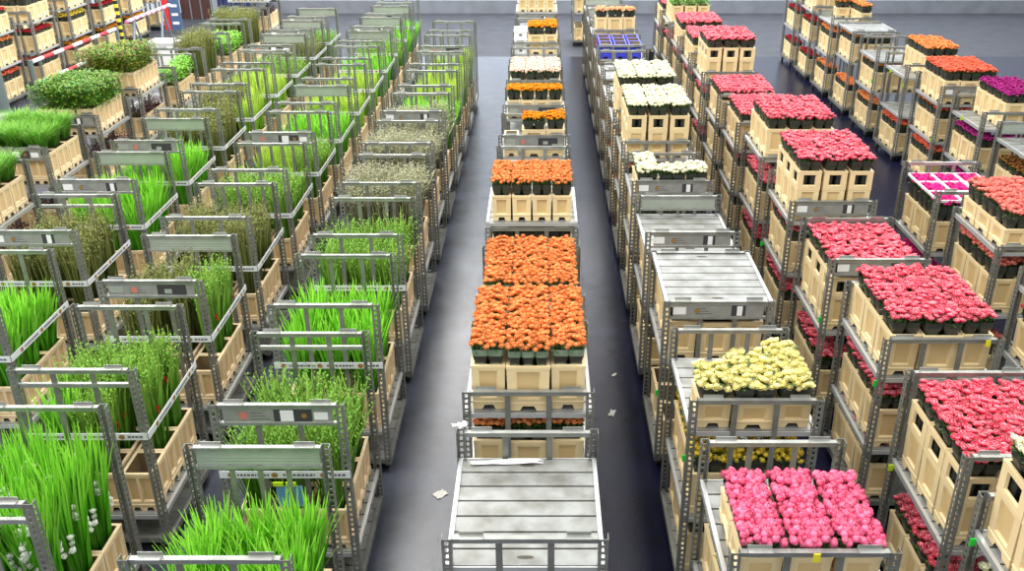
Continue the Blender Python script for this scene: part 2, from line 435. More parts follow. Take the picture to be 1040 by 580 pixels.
# bunch: z=0 is the crate floor; rim at zr; blooms above the rim
def bunch_mesh(m, bw, bd, zr, n, r, seed, rise=0.20, tall=1.0, dome=0.035, open_=1.0, tilt=0.35, leaves=14, lm='leaf', sparse=False):
    rr = random.Random(seed); b = MB(); pts = []
    tries = 0; md = r*1.55
    while len(pts) < n and tries < 4000:
        tries += 1
        x = rr.uniform(-1, 1)*(bw/2-r*0.45); y = rr.uniform(-1, 1)*(bd/2-r*0.45)
        if all((x-p[0])**2+(y-p[1])**2 > md*md for p in pts): pts.append((x, y)); tries = 0
        elif tries > 500: md *= 0.95; tries = 0
        if md < r*0.8: break
    for (x, y) in pts:
        e = max(abs(x)/(bw/2), abs(y)/(bd/2))
        z = zr+rise-dome*e*e+rr.uniform(-0.028, 0.018)
        rose_head(b, (x, y, z), r*rr.uniform(0.88, 1.12), m, rr, tilt, tall, open_)
        b.tube((x*0.5, y*0.5, zr-0.05), (x, y, z-r*0.6), 0.003, 'stem', 4)
    for k in range(leaves):
        t = rr.uniform(0, 2*PI); q = rr.uniform(0.5, 1.0)
        p = (math.cos(t)*bw*0.40*q, math.sin(t)*bd*0.40*q, zr+rise-rr.uniform(0.04, 0.11))
        leaf(b, p, (math.cos(t), math.sin(t), rr.uniform(-0.1, 0.7)), min(0.06, bw*0.28), 0.03, lm, 0.1, rr.random())
    return b.data('blooms')
def sleeve_mesh(bw, bd, zr, top, style):
    b = MB()
    def ring(z, k):
        x, y = bw/2*k, bd/2*k; c = 0.28
        return [(-x, -y*(1-c), z), (-x*(1-c), -y, z), (x*(1-c), -y, z), (x, -y*(1-c), z), (x, y*(1-c), z), (x*(1-c), y, z), (-x*(1-c), y, z), (-x, y*(1-c), z)]
    zs = [(0.07, 0.45, None), (zr-0.05, 0.56, 'sleeve'), (zr+0.006, 0.62, None), (zr+top*0.55, 0.86, None), (zr+top, 0.92, None)]
    ms = ['sleeve', 'sleeve_clear', 'sleeve_band', 'sleeve_clear'] if style == 'clear' else ['sleeve']*4
    for i in range(4):
        a, c = ring(zs[i][0], zs[i][1]), ring(zs[i+1][0], zs[i+1][1])
        for k in range(8): b.quad([a[k], a[(k+1) % 8], c[(k+1) % 8], c[k]], ms[i])
    b.quad(ring(0.07, 0.45)[::-1], 'sleeve')
    b.quad(ring(zr+top*0.5, 0.82), 'leaf')
    return b.data('paper_sleeve')

# plants for the green rows: z=0 crate floor
def blades_mesh(m, fx, fy, h, n, wd, seed, lean=0.16, bend=0.10, extra=None, spike=False, z0=0.08, hvar=0.18):
    rr = random.Random(seed); b = MB()
    for k in range(n):
        x = rr.uniform(-1, 1)*fx*0.42; y = rr.uniform(-1, 1)*fy*0.42
        t = rr.uniform(0, 2*PI); hh = h*rr.uniform(1-hvar, 1.0); hv = rr.random()
        dx, dy = x/fx*lean*1.1+math.cos(t)*lean*0.35, y/fy*lean*1.1+math.sin(t)*lean*0.35
        bx, by = math.cos(t)*bend*rr.random(), math.sin(t)*bend*rr.random()
        s = Vector((math.cos(t+1.57), math.sin(t+1.57), 0))*wd*0.5
        pts = []; at = []
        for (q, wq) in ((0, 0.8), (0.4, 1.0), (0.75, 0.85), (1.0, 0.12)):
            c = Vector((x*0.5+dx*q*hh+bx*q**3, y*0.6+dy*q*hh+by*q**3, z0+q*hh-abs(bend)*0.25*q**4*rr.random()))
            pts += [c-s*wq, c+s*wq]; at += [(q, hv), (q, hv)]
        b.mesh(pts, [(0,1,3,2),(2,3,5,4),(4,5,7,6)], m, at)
        if spike == 'b' or (spike and k % 2 == 0):      # flower spike: little buds up both sides of the stem tip
            p0 = Vector(pts[4]); p1 = Vector(pts[6]); p1.z += 0.03
            for i in range(7):
                q = i/6; c = p0.lerp(p1, q); sg = 1 if i % 2 else -1
                d = Vector((math.cos(t+i)*sg, math.sin(t+i)*sg, 0.35 if spike == 'b' else 0.9))
                leaf(b, c, d, (0.085 if spike == 'b' else 0.045)*(1.15-q*0.6), 0.017, m, 0.05, min(1, hv+0.2))
    if extra:
        em, cnt, sz, zlo, zhi = extra
        for k in range(cnt):
            x = rr.uniform(-1, 1)*fx*0.5; y = rr.uniform(-1, 1)*fy*0.5; z = z0+h*rr.uniform(zlo, zhi)
            for j in range(3): rose_head(b, (x+rr.uniform(-.015, .015), y+rr.uniform(-.015, .015), z+j*sz*1.7), sz*rr.uniform(0.7, 1.1), em, rr, 0.9)
    return b.data('blades')
def shrub_mesh(ms, fx, fy, z0, h, n, l, seed, dome=0.06):
    rr = random.Random(seed); b = MB()
    for k in range(n):
        x = rr.uniform(-1, 1)*fx*0.48; y = rr.uniform(-1, 1)*fy*0.48
        e = max(abs(x)/(fx/2), abs(y)/(fy/2))
        z = z0+h*rr.uniform(0.08, 1.0)**0.7-dome*e*e
        t = rr.uniform(0, 2*PI)
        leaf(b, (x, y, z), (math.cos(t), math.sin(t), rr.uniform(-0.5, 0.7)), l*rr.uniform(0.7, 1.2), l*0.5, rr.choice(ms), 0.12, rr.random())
    for k in range(10):
        x = rr.uniform(-1, 1)*fx*0.4; y = rr.uniform(-1, 1)*fy*0.4
        b.tube((x*0.6, y*0.6, 0.08), (x, y, z0+h*0.7), 0.004, 'stem', 4)
    return b.data('foliage')

# kind: (object name, colour words, category, bunches per crate, head radius, heads, options)
FL = {
 'orange6': ('orange_rose_bunch', 'orange rose', 6, 0.0225, 13, dict(style='clear', rise=0.205, m='orange', dome=0.05, tilt=0.5)),
 'orange': ('orange_rose_bunch', 'orange rose', 4, 0.024, 17, dict(rise=0.19, m='orange')),
 'amber': ('amber_rose_bunch', 'amber rose', 4, 0.024, 18, dict(rise=0.20, m='amber')),
 'blush': ('blush_rose_bunch', 'pale blush rose', 4, 0.024, 19, dict(rise=0.19, m='blush')),
 'pink': ('pink_rose_bunch', 'pink rose', 4, 0.0275, 15, dict(rise=0.19, m='pink', tilt=0.5)),
 'tulip': ('soft_pink_bunch', 'soft pink flower', 4, 0.0235, 23, dict(rise=0.15, m='tulip', tall=1.75, open_=0.7, tilt=0.6, leaves=8)),
 'cream': ('pale_yellow_rose_bunch', 'pale yellow rose', 4, 0.029, 17, dict(rise=0.19, m='cream', dome=0.085, tilt=0.7)),
 'yellow': ('yellow_rose_bunch', 'yellow rose', 4, 0.026, 20, dict(rise=0.22, m='yellow', dome=0.11, tilt=0.7)),
 'ivory': ('ivory_rose_bunch', 'ivory white rose', 4, 0.025, 18, dict(rise=0.19, m='ivory', leaves=20)),
 'coral': ('coral_rose_bunch', 'coral rose', 4, 0.026, 17, dict(rise=0.20, m='coral')),
 'salmon': ('salmon_rose_bunch', 'salmon rose', 4, 0.027, 17, dict(rise=0.22, m='salmon')),
 'hot': ('hot_pink_bunch', 'hot pink flower', 4, 0.024, 20, dict(rise=0.26, m='hot', dome=0.01, leaves=4)),
 'magenta': ('magenta_rose_bunch', 'magenta rose', 4, 0.024, 18, dict(rise=0.17, m='magenta')),
 'red': ('red_rose_bunch', 'red rose', 4, 0.022, 15, dict(rise=0.13, m='red')),
 'brown': ('dried_brown_bunch', 'dried brown flower', 4, 0.022, 14, dict(rise=0.16, m='brown')),
 'peach': ('peach_rose_bunch', 'peach rose', 4, 0.025, 17, dict(rise=0.19, m='peach')),
}
BM = {}
def bunch_proto(fk, ch):
    """mesh variants for flower kind fk in a crate whose rim is at ch"""
    key = (fk, round(ch, 3))
    if key not in BM:
        name, words_, nb, r, n, o = FL[fk]; o = dict(o); st = o.pop('style', 'dark'); m = o.pop('m')
        if nb == 6: bw, bd = 0.113, 0.136
        else: bw, bd = 0.170, 0.136
        sd = sum(map(ord, fk))+int(ch*100)
        BM[key] = ([bunch_mesh(m, bw, bd, ch, n, r, sd+i*17, **o) for i in range(4)], sleeve_mesh(bw*0.98, bd*0.98, ch, o['rise']-0.075, st))
    return BM[key]

PL = {
 'glad': ('gladiolus_bunch', 'bright green gladiolus', lambda i: blades_mesh('g_bright', 0.25, 0.32, 1.04, 135, 0.026, 100+i, 0.15, 0.192)),
 'gladw': ('gladiolus_bunch', 'green white-flowered gladiolus', lambda i: blades_mesh('g_bright', 0.25, 0.32, 1.30, 140, 0.026, 140+i, 0.132, 0.128, ('g_white', 16, 0.028, 0.32, 0.74))),
 'gladr': ('gladiolus_bunch', 'green red-tipped gladiolus', lambda i: blades_mesh('g_mid', 0.25, 0.32, 1.14, 125, 0.024, 160+i, 0.12, 0.11200000000000002, ('g_redbud', 2, 0.013, 0.5, 0.75), True)),
 'olive': ('gladiolus_bunch', 'olive brown gladiolus', lambda i: blades_mesh('g_olive', 0.25, 0.32, 1.16, 140, 0.014, 180+i, 0.108, 0.08000000000000002, None, True)),
 'olgreen': ('gladiolus_bunch', 'olive green gladiolus', lambda i: blades_mesh('g_mid', 0.25, 0.32, 1.06, 95, 0.022, 200+i, 0.15, 0.2, None, True)),
 'bud': ('gladiolus_bunch', 'grey-budded gladiolus', lambda i: blades_mesh('g_bud', 0.25, 0.32, 1.12, 70, 0.020, 220+i, 0.15, 0.2, None, 'b', 0.08, 0.10)),
 'lime': ('gladiolus_bunch', 'lime green gladiolus', lambda i: blades_mesh('g_lime', 0.25, 0.32, 1.02, 130, 0.025, 240+i, 0.12, 0.11200000000000002)),
 'grass': ('grass_bunch', 'fine green grass', lambda i: blades_mesh('g_grass', 0.30, 0.38, 0.40, 520, 0.008, 260+i, 0.34, 0.24, None, False, 0.36)),
 'shrub': ('leafy_shrub_bunch', 'bushy green', lambda i: shrub_mesh(['g_shrub', 'g_shrub', 'g_shrub', 'g_shrub_red'], 0.42, 0.54, 0.30, 0.42, 1250, 0.06, 280+i)),
 'shrubr': ('leafy_shrub_bunch', 'green reddish bushy', lambda i: shrub_mesh(['g_shrub_red', 'g_shrub', 'g_shrub_red', 'g_shrub_red', 'g_shrub', 'g_rust'], 0.42, 0.54, 0.30, 0.42, 1250, 0.055, 300+i)),
 'leafy': ('leafy_shrub_bunch', 'fresh green leafy', lambda i: shrub_mesh(['g_bright', 'g_lime'], 0.36, 0.44, 0.38, 0.32, 700, 0.062, 320+i)),
 'purple': ('purple_leaf_bunch', 'dark purple leafy', lambda i: shrub_mesh(['g_purple'], 0.30, 0.38, 0.33, 0.17, 260, 0.05, 340+i)),
 'herb': ('leafy_shrub_bunch', 'short green leafy', lambda i: shrub_mesh(['g_bright', 'g_mid'], 0.30, 0.38, 0.33, 0.24, 300, 0.055, 360+i)),
}
PM = {}
def plant_proto(pk):
    if pk not in PM: PM[pk] = [PL[pk][2](i) for i in range(3)]
    return PM[pk]

# ------------------------------------------------------------------ layouts inside a trolley: code -> (x, y, turned, words)
FB3 = ('front', 'centre', 'back'); FB4 = ('front', 'second', 'third', 'back')
LAY = {10: {}, 9: {}, 4: {}}
for i in range(3):
    for c, x, n in (('L', -0.309, 'left'), ('R', 0.309, 'right')): LAY[10][c+str(i)] = (x, (i-1)*0.347, 1, FB3[i]+' '+n)
    for c, x, n in (('L', -0.30, 'left'), ('M', 0.0, 'middle'), ('R', 0.30, 'right')): LAY[9][c+str(i)] = (x, (i-1)*0.347, 1, FB3[i]+' '+n)
    for k in range(4): LAY[4]['ABCD'[k]+str(i)] = ((k-1.5)*0.219, (i-1)*0.347, 0, FB3[i]+' '+('left', 'inner left', 'inner right', 'right')[k])
for i in range(4): LAY[10]['M'+str(i)] = (0, (i-1.5)*0.269, 0, FB4[i]+' middle')
ORD = 'nearest second third fourth fifth sixth seventh eighth ninth tenth eleventh twelfth thirteenth fourteenth fifteenth'.split()
ROWS = {'M': 'middle row', 'R1': 'right aisle row', 'R2': 'tall pink row', 'R3': 'short right row', 'R4': 'outer right row',
        'L1': 'left aisle row', 'L2': 'second green row', 'L3': 'third green row', 'L4': 'outer green row', 'B': 'barrier bank row', 'C': 'far stray row'}
HID = {a.split(':')[0]+b for a in ('B.0:bL0 bL00 bL01 bL02 bL03 bR00 bR03 mL0 mL00 mL01 mL02 mL03 mM00 mM01 tL0 tL00 tL01 tL02 tL03 tM0 tM00 tM01 tM02 tM03|B.10:mL0 mM0 tL0 tM0 tR0 tR1 tR2|B.1:bL01 bL03 mL01 mL03 tL03 tR00 tR10 tR12 tR21 tR23|B.2:bL00 bL01 bL02 mL00 mR13 tL0 tL00 tL01 tL02 tL03 tM00 tM01 tM02 tM03 tR00 tR01 tR02 tR03 tR10 tR11 tR12 tR13 tR20 tR21 tR22 tR23|B.3:bL00 bL02 mL01 mL03 tL0 tL00 tL01 tL02 tL03 tM0 tM00 tM01 tM02 tM03 tR0 tR00 tR01 tR02 tR03 tR1 tR10 tR11 tR12 tR13 tR2 tR20 tR21 tR22 tR23|B.4:bL00 bL02 bM01 tL0 tL00 tL01 tL02 tL03 tM0 tM00 tM01 tM02 tM03 tR0 tR00 tR01 tR02 tR03 tR1 tR10 tR11 tR12 tR13 tR2 tR20 tR21 tR22 tR23|B.5:bR2 mL0 mL00 mL01 mL02 mL03 mM00 mM01 mM02 mM03 mR00 mR01 mR02 mR03 mR10 mR11 mR12 mR13 mR2 mR20 mR21 mR22 mR23 tL0 tM0 tR0 tR1 tR2|B.6:mL0 mM0 mR0 tL0 tL00 tL01 tL02 tL03 tM0 tM00 tM01 tM02 tM03 tR0 tR00 tR01 tR02 tR03 tR1 tR10 tR11 tR12 tR13 tR2 tR20 tR21 tR22 tR23|B.7:mL0 mM0 tL0 tL00 tL01 tL02 tL03 tM0 tM00 tM01 tM02 tM03 tR00 tR01 tR02 tR03 tR10 tR11 tR12 tR13 tR20 tR21 tR22 tR23|B.8:mL0 tL0 tM0 tR0 tR1 tR2|B.9:mL0 mM0 tL0 tL00 tL01 tL02 tL03 tM0 tM00 tM01 tM02 tM03 tR0 tR00 tR01 tR02 tR03 tR1 tR10 tR11 tR12 tR13 tR2 tR20 tR21 tR22 tR23|C.0:mL00 mL01 mL02 mL03 mL1 mL10 mL11 mL12 mL13 mL20 mL21 mL22 mL23 mM00 mM01 mM02 mM03 tL0 tL00 tL01 tL02 tL03 tL1 tL10 tL11 tL12 tL13 tL2 tL20 tL21 tL22 tL23 tM0 tM00 tM01 tM02 tM03|L2.12:tL1 tL1p tL2 tL2p|L4.0:bR2 tL0 tL0p|L4.1:bR0 bR1 bR2 mL0p|L4.2:bR0 bR1 mL0p|L4.3:bR1 bR2 mL0p|L4.4:bR1 bR2|L4.5:bR2 bR2p|L4.6:tL0 tL0p|L4.7:bR2 bR2p|L4.8:tL0p tM0p tR0p tR1 tR1p tR2 tR2p|M.0:mL0 mL00 mL01 mL02 mL03 mM0 mM00 mM01 mM02 mM03 mR0 mR00 mR01 mR02 mR03|M.11:tA0p tB0p tC0p tD0p|M.12:tL00 tL01 tL02 tL03 tM00 tM01 tM02 tM03 tR00 tR01 tR02 tR03|M.1:mL01|M.3:mL02 mR02 mR03|R1.0:mL0 mL00 mL01 mL02 mL03 mL10 mL12 mL20 mL22|R1.10:bL00 bL02 bL11 bL13 bL20 bL22 mL00 mL02 mL11 mL13 mL21 mM0 mM00 mM01 mM02 mM03 mR0 mR00 mR01 mR02 mR03|R1.11:bL01 bL03 bL10 bL12 bL21 bL23 mL01 mL03 mL10 mL12 mL13 mL20 mL22 mM00 mM01 mM03 mR0 mR00 mR01 mR02 mR03|R1.12:bL00 bL02 bL10 bL11 bL12 bL13 bL20 bL22 mL01 mL03 mL10 mL11 mL12 mL21 mL23 mM0 mM00 mM01 mM02 mM03 mR0 mR00 mR01 mR02 mR03|R1.1:bL01 bL10 bL11 bL12 bL13 bL20 bL21 bL22 bL23 mL10 mL12 mL20 mL22|R1.3:mM0 mR0|R1.4:mL02 mL11 mL13 mL20 mL21 mL22 mL23 mR02 mR03|R1.5:bL11 bL20 bL22 mL10 mL12 mL21 mL23 mM03 mR00 mR01|R1.6:bL01 bL03 bL12 bL21 bL23 mL01 mL03 mL11 mL13 mL20 mL22 mM0 mM00 mM01 mM02 mM03 mR0 mR00 mR01 mR02 mR03|R1.7:bL01 bL03 bL11 bL20 bL22 mL00 mL02 mL11 mL12 mL13 mL21 mL22 mL23 mM0 mM00 mM01 mM02 mM03 mR0 mR00 mR01 mR02 mR03|R1.8:bL00 bL02 bL11 bL13 bL20 bL22 mM0 mR0|R1.9:bL01 bL03 bL11 bL13 bL21 bL23 mL01 mL10 mL11 mL12 mL13 mL20 mL22 mL23 mM01 mM03 mR00 mR02 mR03|R2.0:mL1 mL10 mL11 mL12 mL13 mL21 mL22 mL23|R2.10:bL00 bL02 bL21 mL11 mL21 mL23 mM0 mM00 mM01 mM02 mM03 mR0 mR00 mR01 mR02 mR03|R2.11:bL01 bL03 bL21 bL23 mL00 mM0 mM00 mM01 mM02 mM03 mR0 mR00 mR01 mR02 mR03 tM2p|R2.12:bL01 bL03 bL10 bL12 bL20 bL22 mL11 mL21 mL23 mM0 mM00 mM01 mM02 mM03 mR0 mR00 mR01 mR02 mR03 tL01 tL03 tL11 tL13 tL21 tL23 tM0 tM00 tM01 tM02 tM03 tM1 tM10 tM11 tM12 tM13 tM2 tM20 tM21 tM22 tM23 tM3 tM30 tM31 tM32 tM33 tR0 tR00 tR01 tR02 tR03 tR1 tR10 tR11 tR12 tR13 tR2 tR20 tR21 tR22 tR23|R2.1:bM02 bM03 bR0 bR00 bR01 bR02 bR03 tM02 tR01|R2.2:bL10 bL12 bL21 bL23 mL11 mL13 mL22 mR0 mR00 mR01 mR02 mR03|R2.3:bM02 bM03 bR0 bR00 bR01 bR02 bR03|R2.4:bL12 bL20 bL22 mL10 mL12 mL21 mL23 mM02 mM03 mR0 mR00 mR01 mR02 mR03|R2.5:bL11 bL21 bL23 mM0 mM00 mM01 mM02 mM03 mR0 mR00 mR01 mR02 mR03|R2.6:bL10 bL12 bL21 bL23 mL11 mL13 mL21 mL23 mM03 mR00 mR01 mR03 tM00 tM02 tM03 tM12 tM13 tM22 tR0 tR00 tR01 tR02 tR03 tR10 tR11 tR12|R2.7:bL01 bL10 bL12 bL21 bL23 mL02 mL10 mL12 mL20 mL22 mM0 mM00 mM01 mM02 mM03 mR0 mR00 mR01 mR02 mR03|R2.8:bL21 bL23 mL12 mL20 mL22 mM0 mM00 mM01 mM02 mM03 mR0 mR00 mR01 mR02 mR03|R2.9:bL11 bL20 bL22 mL10 mL12 mL21 mL23 mM0 mM00 mM01 mM02 mM03 mR0 mR00 mR01 mR02 mR03 tM0 tM00 tM01 tM02 tM03 tM10 tM11 tM12 tM20 tM21 tM22 tR0 tR00 tR01 tR02 tR03 tR10 tR12 tR13|R3.0:mL12 mL21 tL13 tM32 tM33|R3.1:bL10 bL11 bL12 bL2 bL20 bL21 bL22 bL23 mL02 mL10 mL12 mL20 mL22 mM02 mM03 mR0 mR00 mR01 mR02 mR03 tR00|R3.2:tR0 tR00 tR01 tR02 tR03 tR10|R4.0:bL0 bL00 bL01 bL02 bL03 bL1 bL10 bL11 bL12 bL13 bL2 bL20 bL21 bL22 bL23|R4.1:bL00 bL02 bL03 mL22|R4.2:mL10 mL12 mL21 mL23 mR0 mR00 mR01 mR02 mR03|R4.3:bL20 bL22|R4.4:mL01 mL10 mL12 mL20 mL22 mM03 mR00 mR01 mR02 mR03|R4.5:mL10 mL12 mL21 mL23 mR02|R4.6:mM02 mM03 tR20 tR22|R4.7:mM02 mM03 tL00 tL01 tL02 tL03 tL10 tL11 tL12 tL13 tL20 tL21 tL22 tL23 tM00 tM01 tM02 tM03 tR00 tR01 tR02 tR03|R4.8:tL00 tL01 tL02 tL03 tL1 tL10 tL11 tL12 tL13 tL2 tL20 tL21 tL22 tL23 tM0 tM00 tM01 tM02 tM03 tR0 tR00 tR01 tR02 tR03').split('|') if a for b in a.split(':')[1].split()}  # slots that nothing of can be seen
#HIDDEN#
PLACE = []      # (key, distance, builder data)
KEYS = {}
FAR = {a.split(':')[0]+b for a in ('B.0:bM0 mM0 mM02 mM03 mR00 mR01 mR02 mR03 mR10 mR12 tR0|B.10:mR0|B.1:bL0 mL0 tL0 tL01 tL02 tR22|B.2:bL0|B.3:bL0 bR2 mL0|B.4:bL0 mL0|B.5:bL0 mM0 mR1|B.7:mR0 tR0 tR1 tR2|B.8:mM0|B.9:mR0|C.0:bM0 mL2 mM0|L1.0:tL0 tL1 tL2 tM0 tM1 tR0 tR1|L1.10:tM0|L1.1:tM2|L1.5:tL1 tL2 tM1 tM2|L1.6:tL1 tM2|L1.7:tL2|L1.8:tL0 tM0 tM2|L1.9:tL0 tL1 tL2 tM0 tM2|L2.0:tL0 tL2 tM0 tR0|L2.10:tL2 tM0 tM1|L2.11:tL0 tL1 tM0|L2.12:tL0 tM2|L2.1:tL1|L2.3:tL1 tL2 tM2|L2.4:tL1 tM2|L2.5:tL0 tL1 tL2|L2.6:tL0 tM1|L2.7:tL0 tL1 tL2 tM1|L2.8:tL0 tL1 tM1|L2.9:tL2 tM0 tM1|L3.0:tM1|L3.1:tL2 tM2|L3.2:tL0 tL1 tM2|L3.3:tL0 tL1 tM2|L3.4:tL0|L3.5:tL2 tM2|L3.6:tL1 tL2|L3.7:tL0|L3.8:tL0 tL1 tL2 tM2|L3.9:tL0 tL2 tM2|L4.0:tL1 tM2|L4.1:tL0 tL2|L4.5:tM2|L4.6:bR2|L4.7:bR0 tL2 tM2|L4.8:mL0|M.12:tL0 tM0 tR0|M.1:mR02 mR03 tM2 tM3|M.2:tM0 tM2 tM3 tR1 tR2|M.3:mL03 mM0|M.7:tL2 tM1 tM2 tM3 tR2|M.9:tR1|R1.10:bL0 bL1 mL0 mL01 mL1 mL2 mL20 mL23|R1.11:bL0 bL00 bL02 bL1 bL11 bL13 bL2 bL20 bL22 mL0 mL1 mL2 mM0|R1.12:bL0 bL1 bL2 mL0 mL1 mL2|R1.4:mM0 mR0|R1.5:mM0 mR0|R1.6:bL10 bL20 bL22|R1.7:bL13 bL2 bL21 bL23 mL03 mL10 mL2 mL20|R1.8:bL01 bL2 bL21 bL23|R1.9:bL00 bL02 bL1 bL20 bL22 mL1 mL2 mM0 mR0|R2.0:mL2|R2.10:bL0 bL1 bL2 mL00 mL01 mL02 mL03 mL10 mL12 mL13 mL20 mL22 tL02 tL03 tL10 tL11 tL12 tL13 tL20 tL22 tL23 tM0 tM01 tM03 tM1 tM10 tM11 tM12 tM13 tM2 tM20 tM21 tM22 tM23 tM3 tM30 tM31 tM32 tM33 tR0 tR02 tR03 tR1 tR10 tR11 tR12 tR13 tR2 tR20 tR21 tR22 tR23|R2.11:bL0 bL00 bL02 bL1 bL10 bL11 bL12 bL13 bL2 bL20 bL22 mL01 mL02 mL03 mL10 mL11 mL12 mL13 mL20 mL21 mL22 mL23 tM2 tR2|R2.12:bL0 bL00 bL02 bL1 bL11 bL13 bL21 bL23 mL00 mL01 mL02 mL03 mL10 mL12 mL13 mL20 mL22 tL00 tL10 tL12 tL20 tL22|R2.1:bL11 bL13 bL21 bL23 bM0 bM00 tM03 tR00 tR02 tR03 tR10 tR11 tR12 tR20|R2.2:bL00 bL01 bL11 bL13 bL20 bL22 mL01 mL20 mM00 mM01 mM02 mM03 tM1 tM2 tM3 tR1 tR2|R2.3:bL12 bL20 bL22 bM0 bM00 tM02|R2.4:bL10 mL02 mL03 mM0 mM00 mM01|R2.5:bL00 bL02 bL13 mL02 mL20 mL22 tM1 tM2 tM3 tR1 tR2|R2.6:bL00 bL01 bL03 bL11 bL13 bL20 bL22 mL00 mL01 mL10 mL12 mL20 mL22 mM00 mM01 mM02 mR0 mR02 tL02 tL11 tL21 tM0 tM01 tM1 tM10 tM11 tM2 tM20 tM21 tM23 tM3 tM30 tM32 tM33 tR1 tR13 tR2 tR20 tR21 tR22 tR23|R2.7:bL00 bL02 bL03 bL11 bL13 bL20 bL22 mL00 mL03 mL11 mL13 mL21 mL23 tL12 tL22 tM0 tM1 tM12 tM13 tM2 tM21 tM23 tM3 tM31 tM32 tM33 tR0 tR01 tR1 tR10 tR12 tR13 tR2 tR23|R2.8:bL00 bL01 bL03 bL10 bL11 bL12 bL13 bL20 bL22 mL00 mL02 mL03 mL10 mL11 mL13 mL21 mL23 tL11 tL13 tL20 tL22 tM10 tM12 tM13 tM20 tM21 tM23 tR01 tR10 tR11 tR12 tR13 tR20 tR21 tR22 tR23|R2.9:bL00 bL01 bL02 bL03 bL1 bL10 bL12 bL13 bL2 bL21 bL23 mL00 mL02 mL03 mL11 mL13 mL20 mL22 tL01 tL03 tL10 tL11 tL13 tL20 tL21 tL23 tM1 tM13 tM2 tM23 tM3 tM30 tM31 tM32 tM33 tR1 tR11 tR2 tR20 tR21 tR22 tR23|R3.0:mL10 mL11 mL13 mL22 mL23 tM3|R3.1:bL1|R3.2:bL0 bL1 bL2 tM1 tM2 tR1 tR2|R4.0:mL0 mM0|R4.1:bL0 bL1 bL2 tR0 tR1 tR2|R4.2:tM1 tM2 tM3 tR0 tR1 tR2|R4.3:tR1 tR2|R4.5:mL02 mR03|R4.6:mL21 mL23 mM0 mM00 mM01|R4.7:mM0 tR0').split('|') if a for b in a.split(':')[1].split()}  # the smallest of kinds past three hundred
def put(key, kind, **kw):
    if key in HID: return
    PLACE.append((key, kind, kw))

def fill(row, idx, X0, Y0, z, spec):
    ck, content, lay, codes, lev = spec
    L = LAY[lay]; codes = codes.split() if codes else list(L)
    full = []
    for c in codes:
        if len(c) == 1: full += [k for k in L if k[0] == c]
        else: full.append(c)
    rank, rw = ORD[idx], ROWS[row]
    for c in dict.fromkeys(full):
        x, y, turned, pos = L[c]
        wx, wy = X0+TW+x, Y0+TL+y
        key = '%s.%d%s%s' % (row, idx, lev[0], c)
        what = FL[content][1]+'s' if content in FL else (PL[content][1]+(' stems' if 'gladiolus' in PL[content][1] else ' plants') if content in PL else None)
        for on in (' of %s shelf', ' %s'):
            lab = '%s crate%s, %s%s, %s trolley, %s' % (CRATE_COL[ck], ' of '+what if what else '', pos, on % lev, rank, rw)
            if not what: lab = 'bare '+lab
            if len(lab.split()) <= 16: break
        rz = PI/2 if turned and ck != 'narrow' else 0.0
        if turned and rnd.random() < 0.5: rz += PI
        put(key, 'crate', ck=ck, loc=(wx, wy, z+0.002), rz=rz, label=lab)
        ch = CRATE_H[ck]
        if content in FL:
            nb = FL[content][2]
            if ck == 'narrow': grid = [(gx, gy) for gx in (-0.049, 0.049) for gy in (-0.08, 0.08)]
            elif nb == 6: grid = [(gx, gy) for gx in (-0.103, 0, 0.103) for gy in (-0.058, 0.058)]
            else: grid = [(gx, gy) for gx in (-0.080, 0.080) for gy in (-0.058, 0.058)]
            cs, sn = math.cos(rz), math.sin(rz)
            for q, (gx, gy) in enumerate(grid):
                ox, oy = gx*cs-gy*sn, gx*sn+gy*cs
                fx = 'left' if ox < -0.01 else ('right' if ox > 0.01 else 'centre'); fy = 'front' if oy < -0.01 else ('back' if oy > 0.01 else 'centre')
                lab2 = '%s bunch, %s %s of %s %s crate, %s trolley, %s' % (FL[content][1], fy, fx, pos, lev, rank, rw)
                put(key+str(q), 'bunch', fk=content, ch=ch, loc=(wx+ox, wy+oy, z+0.004), rz=rz+(PI/2 if ck == 'narrow' else 0)+(PI if rnd.random() < .5 else 0),
                    s=0.86 if ck == 'narrow' else (1.13 if lay == 9 else 1.05), label=lab2, v=rnd.randrange(4))
        elif content in PL:
            lab2 = '%s bunch in %s crate, %s shelf, %s trolley, %s' % (PL[content][1], pos, lev, rank, rw)
            put(key+'p', 'plant', pk=content, loc=(wx, wy, z+0.062), rz=(rnd.random() < .5)*PI, s=rnd.uniform(0.93, 1.05), label=lab2, v=rnd.randrange(3))

def T(row, idx, X0, Y0, front, back, shelves, desc, bands='', tags=(), lean=0.0):
    """shelves: list of (z, [spec...]); the lowest level may be the deck (z=0.15)"""
    trolley(X0, Y0, front, back, [z for z, _ in shelves if z > 0.2], 'grey steel trolley %s, %s in %s' % (desc, ORD[idx], ROWS[row]), 'trolleys in the '+ROWS[row], bands, tags, lean)
    for z, specs in shelves:
        for s in specs: fill(row, idx, X0, Y0, z if z > 0.2 else 0.15, s)

SIDE = 'L0 L1 L2'
